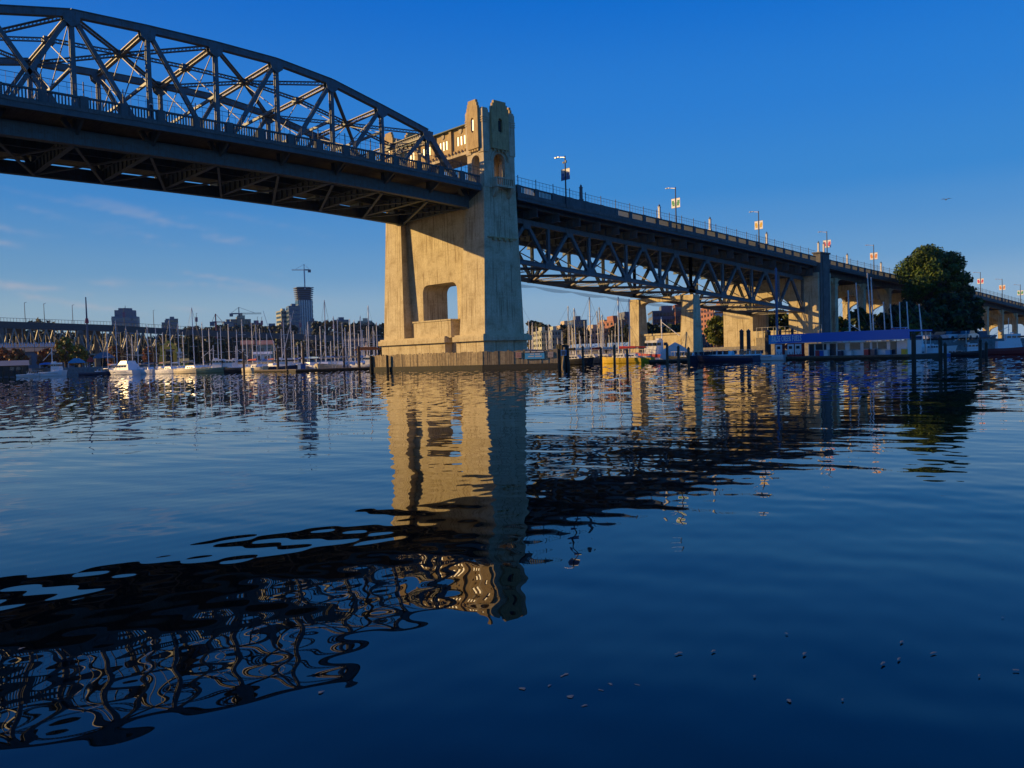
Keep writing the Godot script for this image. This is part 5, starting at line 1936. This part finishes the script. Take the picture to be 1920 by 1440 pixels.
	for z in [0.0, -5.0]:
		b = MB.new()
		var hw := hgt(318, 652, 268) - 1.9
		var hr := hgt(318, 640, 268) - 1.9
		for q in [[-12, 0, -12, hw], [12, 0, 12, hw], [-12, hw, 0, hr], [12, hw, 0, hr], [-12, hw, 12, hw], [-16, 0, -12, hw * .75]]:
			b.beam(Vector3(q[0] * s, q[1], z), Vector3(q[2] * s, q[3], z), .65, .65)
		obj("portal", b, M.yellow, fr)
	b = MB.new()
	for q in [-12.0, 12.0]: b.beam(Vector3(q * s, hgt(318, 652, 268) - 1.9, 0), Vector3(q * s, hgt(318, 652, 268) - 1.9, -5), .5, .5)
	b.box(Vector3(-9 * s, 2.2, -.1), Vector3(6 * s, 4.4, .3))
	b.box(Vector3(9 * s, 2.2, -.1), Vector3(5 * s, 4.4, .3))
	obj("panels", b, M.yellow, fr)
	block("boathouse", 334, 342, 662, 262, 6, M.trim, 3, 2, "little white two-storey boathouse beside the yellow frame")
	gable_shed(340, 352, 678, 672, 240, 5, M.yellow, M.yellow, "low yellow hut at the shore beside the boathouse", true, 1.9, "hut")
	# market shore
	var mk := gable_shed(-60, 112, 660, 643, 300, 24, M.slate, M.concrete_dark, "long dark market hall with a rooftop letter sign", true, 1.9, "market_hall")
	var sg := thing("rooftop_sign", "long rooftop sign of pale blue letters on the market hall", "sign", gnd(48, 290, hgt(48, 652, 290)), face_cam(gnd(48, 290)))
	b = MB.new()
	var wl := 112.0 / F * 290
	b.beam(Vector3(-wl * .5, 0, -.2), Vector3(wl * .5, 0, -.2), .15, .15)
	b.beam(Vector3(-wl * .5, 1.4, -.2), Vector3(wl * .5, 1.4, -.2), .12, .12)
	for k in 9: b.beam(Vector3(-wl * .5 + wl * k / 8, -2.5, -.25), Vector3(-wl * .5 + wl * k / 8, 1.6, -.25), .12, .12)
	obj("sign_frame", b, M.steel_dark, sg)
	lettering(sg, "GRANVILLE ISLAND MARKET", Vector3(0, .85, .05), 1.35, mat(.42, .50, .58, .7), true, wl * .92)
	var ps := gable_shed(-30, 40, 686, 676, 222, 9, M.concrete_dark, M.slate, "low pier shed on dark piles at the water's edge", true, 1.2, "pier_shed")
	b = MB.new()
	for k in 9: b.tube(Vector3(-5 + k * 1.25, -3, .6), Vector3(-5 + k * 1.25, 1.2, .6), .2, .2, 7)
	obj("pile_row", b, M.timber_wet, ps)
	for q in [[78, 99, 680, 684, M.sign_blue, "dark blue awning stall behind the little harbour boat"], [132, 157, 672, 681, mat(.05, .30, .50, .7), "bright blue market tent by the bushy tree"], [165, 176, 670, 679, M.red, "red market tent next to the blue sheds"], [180, 212, 661, 672, mat(.05, .17, .27, .7), "teal-roofed ferry float behind the long dark blue vessel"]]:
		var d2 := 238.0
		var pp := gnd((q[0] + q[1]) * .5, d2, 1.9)
		var tt := thing("market_tent", q[5], "tent", pp, face_cam(pp))
		var w: float = (q[1] - q[0]) / F * d2 * .5
		var y0 := hgt(q[0], q[3], d2) - 1.9
		var y1 := hgt(q[0], q[2], d2) - 1.9
		b = MB.new()
		b.prism(PackedVector2Array([Vector2(-w, y0), Vector2(-w, y0 + .3), Vector2(-w * .3, y1), Vector2(w * .3, y1), Vector2(w, y0 + .3), Vector2(w, y0)]), Vector3(0, 0, -2), Vector3.RIGHT, Vector3.UP, Vector3(0, 0, 4))
		obj("cloth", b, q[4], tt)
		b = MB.new()
		for e in [-1, 1]:
			for z in [-1.9, 1.9]: b.tube(Vector3(e * w * .95, 0, z), Vector3(e * w * .95, y0, z), .08, .08, 6)
		obj("pole", b, M.alu, tt)
	var mp := gnd(167, 330, 2)
	var ms := thing("signal_mast", "tall thin mast with a red base rising above the far bridge", "mast", mp)
	b = MB.new()
	b.tube(Vector3(0, 0, 0), Vector3(0, hgt(167, 557, 330) - 2, 0), .5, .2, 7)
	obj("shaft", b, M.slate, ms)
	b = MB.new()
	b.tube(Vector3(0, hgt(167, 606, 330) - 2, 0), Vector3(0, hgt(167, 597, 330) - 2, 0), .7, .5, 7)
	obj("red_band", b, M.red, ms)

func lc(r: float, g: float, b: float) -> Color: return Color(r, g, b)
func plants() -> void:
	var rust := [lc(.30, .085, .02), lc(.24, .075, .022), lc(.32, .13, .025), lc(.15, .06, .02)]
	var gold := [lc(.30, .21, .02), lc(.20, .17, .025), lc(.24, .12, .02), lc(.10, .10, .02)]
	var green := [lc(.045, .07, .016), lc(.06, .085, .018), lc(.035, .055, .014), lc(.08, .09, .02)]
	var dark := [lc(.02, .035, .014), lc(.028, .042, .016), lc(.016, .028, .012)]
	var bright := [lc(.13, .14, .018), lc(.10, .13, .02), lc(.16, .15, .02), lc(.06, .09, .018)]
	# market shore trees: px, distance, top py, width px
	var k := 0
	for q in [[8, 262, 650, 34, rust, "russet maple over the pier shed roof"], [34, 258, 654, 36, rust, "rust-red tree at the end of the market hall"], [92, 255, 654, 36, rust, "brown-red tree behind the little harbour boat"], [124, 262, 627, 36, gold, "large golden tree taller than the market sign"], [152, 270, 645, 30, gold, "ochre tree between the golden tree and the mast"], [222, 285, 646, 32, rust, "russet tree behind the flybridge motor yacht"], [282, 290, 648, 26, rust, "russet tree behind the small white sailboat"], [300, 300, 640, 22, gold, "dull golden tree next to the yellow frame"]]:
		var h := hgt(q[0], q[2], q[1]) - 1.9
		tree(gnd(q[0], q[1], 1.9), h, q[3] * .5 / F * q[1], q[4], 100 + k * 7, 1500, .55, q[5], "", .12)
		k += 1
	wood(335, 425, 628, 640, 300, [lc(.05, .055, .018), lc(.07, .065, .02), lc(.04, .045, .015)], 201, "wooded_bank", "olive-green wooded bank behind the cream sailboat", 1.0, 5000)
	wood(355, 470, 612, 610, 640, dark, 202, "treeline", "dark treeline along the far bridge below the cranes", 2.2, 3500)
	wood(470, 560, 610, 612, 620, dark, 203, "treeline", "dark treeline behind the low broad slab", 2.2, 3000)
	wood(590, 720, 604, 608, 560, [lc(.03, .042, .02), lc(.05, .045, .02), lc(.025, .035, .016)], 204, "treeline", "mixed dark trees behind the densest masts", 2.0, 5000)
	wood(60, 110, 600, 603, 560, dark, 205, "treeline", "dark tree tops showing over the far bridge deck", 1.8, 1400)
	wood(-60, 345, 616, 632, 540, dark, 210, "treeline", "dark wooded slope seen through the truss of the far bridge", 1.9, 7000)
	wood(560, 730, 640, 646, 330, dark, 206, "shore_bushes", "dark bushes along the shore behind the crowded berths", 1.2, 5000)
	# right shore
	wood(995, 1032, 603, 606, 300, [lc(.05, .055, .02), lc(.10, .08, .02), lc(.03, .04, .015)], 207, "grove", "grove beside the pale green apartments next to the pier", 1.0, 2200)
	wood(1058, 1110, 612, 618, 240, [lc(.06, .05, .02), lc(.035, .04, .016), lc(.09, .06, .02)], 208, "grove", "brownish grove between the apartments behind the marina", .9, 3200)
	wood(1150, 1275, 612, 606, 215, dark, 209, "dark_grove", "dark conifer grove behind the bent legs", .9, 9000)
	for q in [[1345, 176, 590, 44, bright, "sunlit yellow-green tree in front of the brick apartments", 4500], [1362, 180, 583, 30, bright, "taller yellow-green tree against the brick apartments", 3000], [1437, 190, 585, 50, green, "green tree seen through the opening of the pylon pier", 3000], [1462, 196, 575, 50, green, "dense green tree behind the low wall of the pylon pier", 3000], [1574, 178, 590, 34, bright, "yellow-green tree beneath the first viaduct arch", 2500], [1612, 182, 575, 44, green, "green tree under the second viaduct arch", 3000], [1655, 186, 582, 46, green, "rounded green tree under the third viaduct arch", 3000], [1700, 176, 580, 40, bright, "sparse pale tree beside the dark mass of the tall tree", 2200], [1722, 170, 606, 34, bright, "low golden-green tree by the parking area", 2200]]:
		var h := hgt(q[0], q[2], q[1]) - 2.0
		tree(gnd(q[0], q[1], 2.0), h, q[3] * .5 / F * q[1], q[4], 300 + k * 7, q[6], .42, q[5], "", .1)
		k += 1
	# the tall round tree on the near side of the viaduct
	var tp := gnd(1752, 190, 2.0)
	tree(tp, hgt(1748, 455, 190) - 2.0, 8.0, [lc(.05, .085, .012), lc(.07, .105, .014), lc(.035, .065, .012), lc(.085, .11, .016)], 901, 30000, .32, "tall round dark green tree standing higher than the viaduct deck", "", .38, 34)
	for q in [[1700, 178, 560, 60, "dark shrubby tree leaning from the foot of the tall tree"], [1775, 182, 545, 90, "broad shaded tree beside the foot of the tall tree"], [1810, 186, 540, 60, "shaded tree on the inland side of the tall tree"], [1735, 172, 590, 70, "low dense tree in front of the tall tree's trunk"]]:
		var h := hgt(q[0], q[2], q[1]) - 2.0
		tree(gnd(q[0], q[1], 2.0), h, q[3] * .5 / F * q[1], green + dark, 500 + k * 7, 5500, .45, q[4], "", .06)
		k += 1

func right_shore() -> void:
	block("apartment_block", 1016, 1034, 622, 250, 14, M.sage, 4, 4, "pale green apartments beside the grove next to the pier", .2, null, true)
	block("apartment_block", 1036, 1057, 621, 245, 14, M.sage, 4, 4, "pale green apartments with flat roofs behind the packed masts", .2, null, true)
	block("apartment_block", 1058, 1078, 610, 330, 16, M.stucco, 5, 5, "tan stepped apartments over the grove behind the marina", .25, null, true)
	block("apartment_block", 1076, 1102, 601, 380, 16, M.slate, 7, 5, "slate-blue apartments with a stepped roof behind the tan ones", .2)
	block("apartment_block", 1110, 1140, 618, 240, 14, M.stucco, 4, 5, "sunlit ochre apartments behind the tallest mast", .3, null, true)
	block("apartment_block", 1136, 1152, 609, 255, 14, M.stucco, 5, 3, "narrow ochre block stepping up behind the apartments", .3, null, true)
	var bt := block("apartment_block", 1152, 1176, 602, 235, 16, M.brick, 6, 4, "red brick apartments beside the conifer grove", .3, null, true)
	block("apartment_block", 1172, 1200, 595, 245, 16, M.slate, 6, 5, "grey apartments with a sunlit end behind the bent", .3, null, true)
	block("office_block", 1226, 1282, 584, 260, 18, M.slate, 6, 9, "dark grey stepped office block seen between the bent legs", .1)
	block("stair_tower", 1268, 1284, 573, 258, 8, M.brick, 5, 2, "red-brown stair tower on the dark office block", .1)
	var t := block("brick_apartments", 1340, 1408, 574, 235, 16, M.brick, 8, 8, "tall brick apartments with white balconies behind the sunlit trees", .25, null, true)
	var w := 68.0 / F * 235
	balconies(t, w, hgt(1374, 574, 235) - 2, 8, [-.38, -.1, .2, .42], M.trim)
	block("shore_house", 1830, 1862, 632, 172, 9, M.slate, 2, 5, "shaded grey boathouse under the columns beyond the workboat", .1, null, true)
	# low retaining wall with a fence, seen through the pylon pier
	var a := gnd(1418, 166, 2)
	var c := gnd(1540, 160, 2)
	var fw := thing("retaining_wall", "cream retaining wall with a wire fence below the pylon pier", "wall", (a + c) * .5, atan2(-(c.z - a.z), c.x - a.x))
	var L := a.distance_to(c)
	var b := MB.new()
	b.span(Vector3(-L * .5, -2.5, -.4), Vector3(L * .5, 1.6, 0))
	obj("wall_body", b, M.seawall, fw)
	b = MB.new()
	for k in 12:
		b.tube(Vector3(-L * .5 + k * L / 11, 1.6, -.2), Vector3(-L * .5 + k * L / 11, 3.6, -.2), .05, .05, 5)
	b.beam(Vector3(-L * .5, 3.55, -.2), Vector3(L * .5, 3.55, -.2), .04, .04)
	b.beam(Vector3(-L * .5, 2.6, -.2), Vector3(L * .5, 2.6, -.2), .03, .03)
	obj("fence", b, M.alu, fw)
	# parked cars in the shade by the shore
	var cols := [M.white, M.alu, M.navy, M.red_dark, M.white, M.black, M.alu]
	var names := ["white", "silver", "navy", "dark red", "white", "black", "silver"]
	for i in 7:
		var p := gnd(1738 + i * 13.0, 158.0 + (i % 2) * 3.0, 2.0)
		var car := thing("parked_car", "%s car parked in the shade under the tall tree, %s along the row" % [names[i], ["first", "second", "third", "fourth", "fifth", "sixth", "last"][i]], "car", p, face_cam(p) + .2 * i, "cars parked by the shaded shore")
		b = MB.new()
		b.prism(PackedVector2Array([Vector2(-2.1, .3), Vector2(-2.15, .85), Vector2(-1.2, .95), Vector2(1.2, .95), Vector2(2.1, .75), Vector2(2.15, .3)]), Vector3(0, 0, -.85), Vector3.RIGHT, Vector3.UP, Vector3(0, 0, 1.7))
		obj("body", b, cols[i], car)
		b = MB.new()
		b.prism(PackedVector2Array([Vector2(-1.5, .95), Vector2(-1.1, 1.45), Vector2(.5, 1.45), Vector2(1.1, .95)]), Vector3(0, 0, -.72), Vector3.RIGHT, Vector3.UP, Vector3(0, 0, 1.44))
		obj("glasshouse", b, M.glass, car)
		for q in [[-1.3, -.8], [-1.3, .8], [1.3, -.8], [1.3, .8]]:
			b = MB.new()
			b.tube(Vector3(q[0], .32, q[1] - .1), Vector3(q[0], .32, q[1] + .1), .32, .32, 12)
			obj("wheel", b, M.rubber, car)

# ---------- figures ----------
func body_mesh(bones: Array, lo: Vector3, hi: Vector3, cell: float) -> ArrayMesh:     # bones: [a, b, ra, rb]; smooth union meshed as surface nets
	var nx := int((hi.x - lo.x) / cell) + 1
	var ny := int((hi.y - lo.y) / cell) + 1
	var nz := int((hi.z - lo.z) / cell) + 1
	var f := PackedFloat32Array()
	f.resize(nx * ny * nz)
	for k in nz:
		for j in ny:
			for i in nx:
				var p := lo + Vector3(i, j, k) * cell
				var acc := 0.0
				for b in bones:
					var d: Vector3 = b[1] - b[0]
					var t: float = clampf((p - b[0]).dot(d) / maxf(d.length_squared(), 1e-6), 0.0, 1.0)
					acc += exp(-((p - b[0] - d * t).length() - lerpf(b[2], b[3], t)) * 40.0)
				f[(k * ny + j) * nx + i] = -log(maxf(acc, 1e-30)) / 40.0
	var vid := {}
	var V := PackedVector3Array()
	for k in nz - 1:
		for j in ny - 1:
			for i in nx - 1:
				var s := Vector3.ZERO
				var n := 0
				for e in [[0,0,0,1,0,0],[0,1,0,1,1,0],[0,0,1,1,0,1],[0,1,1,1,1,1],[0,0,0,0,1,0],[1,0,0,1,1,0],[0,0,1,0,1,1],[1,0,1,1,1,1],[0,0,0,0,0,1],[1,0,0,1,0,1],[0,1,0,0,1,1],[1,1,0,1,1,1]]:
					var a := f[((k + e[2]) * ny + j + e[1]) * nx + i + e[0]]
					var b := f[((k + e[5]) * ny + j + e[4]) * nx + i + e[3]]
					if (a < 0) != (b < 0):
						s += Vector3(i + e[0], j + e[1], k + e[2]).lerp(Vector3(i + e[3], j + e[4], k + e[5]), a / (a - b))
						n += 1
				if n > 0:
					vid[(k * ny + j) * nx + i] = V.size()
					V.append(lo + s / n * cell)
	var st := SurfaceTool.new()
	st.begin(Mesh.PRIMITIVE_TRIANGLES)
	st.set_smooth_group(0)
	for v in V: st.add_vertex(v)
	for k in range(1, nz - 1):
		for j in range(1, ny - 1):
			for i in range(1, nx - 1):
				var a := f[(k * ny + j) * nx + i]
				for ax in 3:
					var o := [Vector3i(1, 0, 0), Vector3i(0, 1, 0), Vector3i(0, 0, 1)][ax] as Vector3i
					var b := f[((k + o.z) * ny + j + o.y) * nx + i + o.x]
					if (a < 0) == (b < 0): continue
					var u := [Vector3i(0, 1, 0), Vector3i(0, 0, 1), Vector3i(1, 0, 0)][ax] as Vector3i
					var w := [Vector3i(0, 0, 1), Vector3i(1, 0, 0), Vector3i(0, 1, 0)][ax] as Vector3i
					var q := []
					for c in [Vector3i.ZERO, u, u + w, w]:
						q.append(vid[((k - c.z) * ny + j - c.y) * nx + i - c.x])
					if a < 0: q.reverse()
					for z in [0, 1, 2, 0, 2, 3]: st.add_index(q[z])
	st.generate_normals()
	return st.commit()
func figures() -> void:
	var p := onz(283, 190, -73.0)
	p.y = yp(p.x) - 1.05
	var t := thing("person", "person in dark clothes and a pale cap walking on the arched span's footway", "person", p, PI / 2)
	var body := [[Vector3(0, .95, 0), Vector3(0, 1.38, .02), .15, .17], [Vector3(-.14, 1.42, 0), Vector3(.14, 1.42, 0), .07, .07], [Vector3(0, 1.45, 0), Vector3(0, 1.56, .01), .055, .05], [Vector3(0, 1.66, .02), Vector3(0, 1.70, .01), .095, .10],
		[Vector3(-.09, .92, 0), Vector3(-.1, .5, .14), .09, .065], [Vector3(-.1, .5, .14), Vector3(-.1, .08, .06), .06, .045], [Vector3(-.1, .05, .03), Vector3(-.1, .04, .2), .045, .035],
		[Vector3(.09, .92, 0), Vector3(.1, .5, -.06), .09, .065], [Vector3(.1, .5, -.06), Vector3(.1, .1, -.3), .06, .045], [Vector3(.1, .07, -.32), Vector3(.1, .04, -.16), .045, .035],
		[Vector3(-.2, 1.4, 0), Vector3(-.25, 1.12, -.1), .05, .042], [Vector3(-.25, 1.12, -.1), Vector3(-.24, .9, .02), .04, .032], [Vector3(-.24, .88, .03), Vector3(-.23, .8, .07), .035, .02],
		[Vector3(.2, 1.4, 0), Vector3(.25, 1.12, .08), .05, .042], [Vector3(.25, 1.12, .08), Vector3(.24, .92, .22), .04, .032], [Vector3(.24, .9, .24), Vector3(.23, .83, .29), .035, .02]]
	obj("body", body_mesh(body, Vector3(-.42, -.04, -.5), Vector3(.42, 1.9, .42), .035), M.grey_cloth, t)
	var b := MB.new()
	b.lathe([[.115, 1.72], [.12, 1.78], [.08, 1.84], [0.0, 1.86]], Vector3(0, 0, .01), 10)
	b.box(Vector3(0, 1.725, .14), Vector3(.15, .02, .12))
	obj("cap", b, M.offwhite, t)
	b = MB.new()
	b.lathe([[.0, 1.58], [.06, 1.60], [.085, 1.65], [.09, 1.70], [.085, 1.72]], Vector3(0, 0, .035), 10)
	b.box(Vector3(0, 1.665, .13), Vector3(.025, .05, .035))
	obj("face", b, M.skin, t)
	# gull in the sky beyond the bridge
	var gp := gnd(1777, 110, hgt(1777, 374, 110))
	var g := thing("gull", "dark gull gliding high in the clear sky over the viaduct", "bird", gp, face_cam(gp) + .2)
	var body2 := [[Vector3(0, 0, -.2), Vector3(0, .01, .16), .045, .06], [Vector3(0, .02, .2), Vector3(0, .03, .26), .04, .035], [Vector3(0, 0, -.22), Vector3(0, 0, -.36), .03, .02],
		[Vector3(.04, .03, .05), Vector3(.3, .12, .08), .035, .03], [Vector3(.3, .12, .08), Vector3(.62, .06, -.05), .028, .018], [Vector3(-.04, .03, .05), Vector3(-.3, .1, .08), .035, .03], [Vector3(-.3, .1, .08), Vector3(-.62, .02, -.05), .028, .018]]
	obj("body", body_mesh(body2, Vector3(-.72, -.12, -.45), Vector3(.72, .24, .4), .03), M.slate, g)

func _ready() -> void:
	make_materials()
	make_view()
	make_water()
	make_land()
	make_bay_meshes()
	main_span()
	main_pier()
	approach_span(68.2, 107.8, 5, "dark steel deck truss span between the tower pier and the two-legged bent")
	approach_span(107.8, 143.6, 4, "dark steel deck truss span between the two-legged bent and the end pylon")
	bent()
	pylon_pier()
	viaduct()
	fender()
	fender_signs()
	street_lamps()
	far_bridge()
	city()
	right_shore()
	plants()
	marina_left()
	marina_right()
	fuel_dock()
	figures()
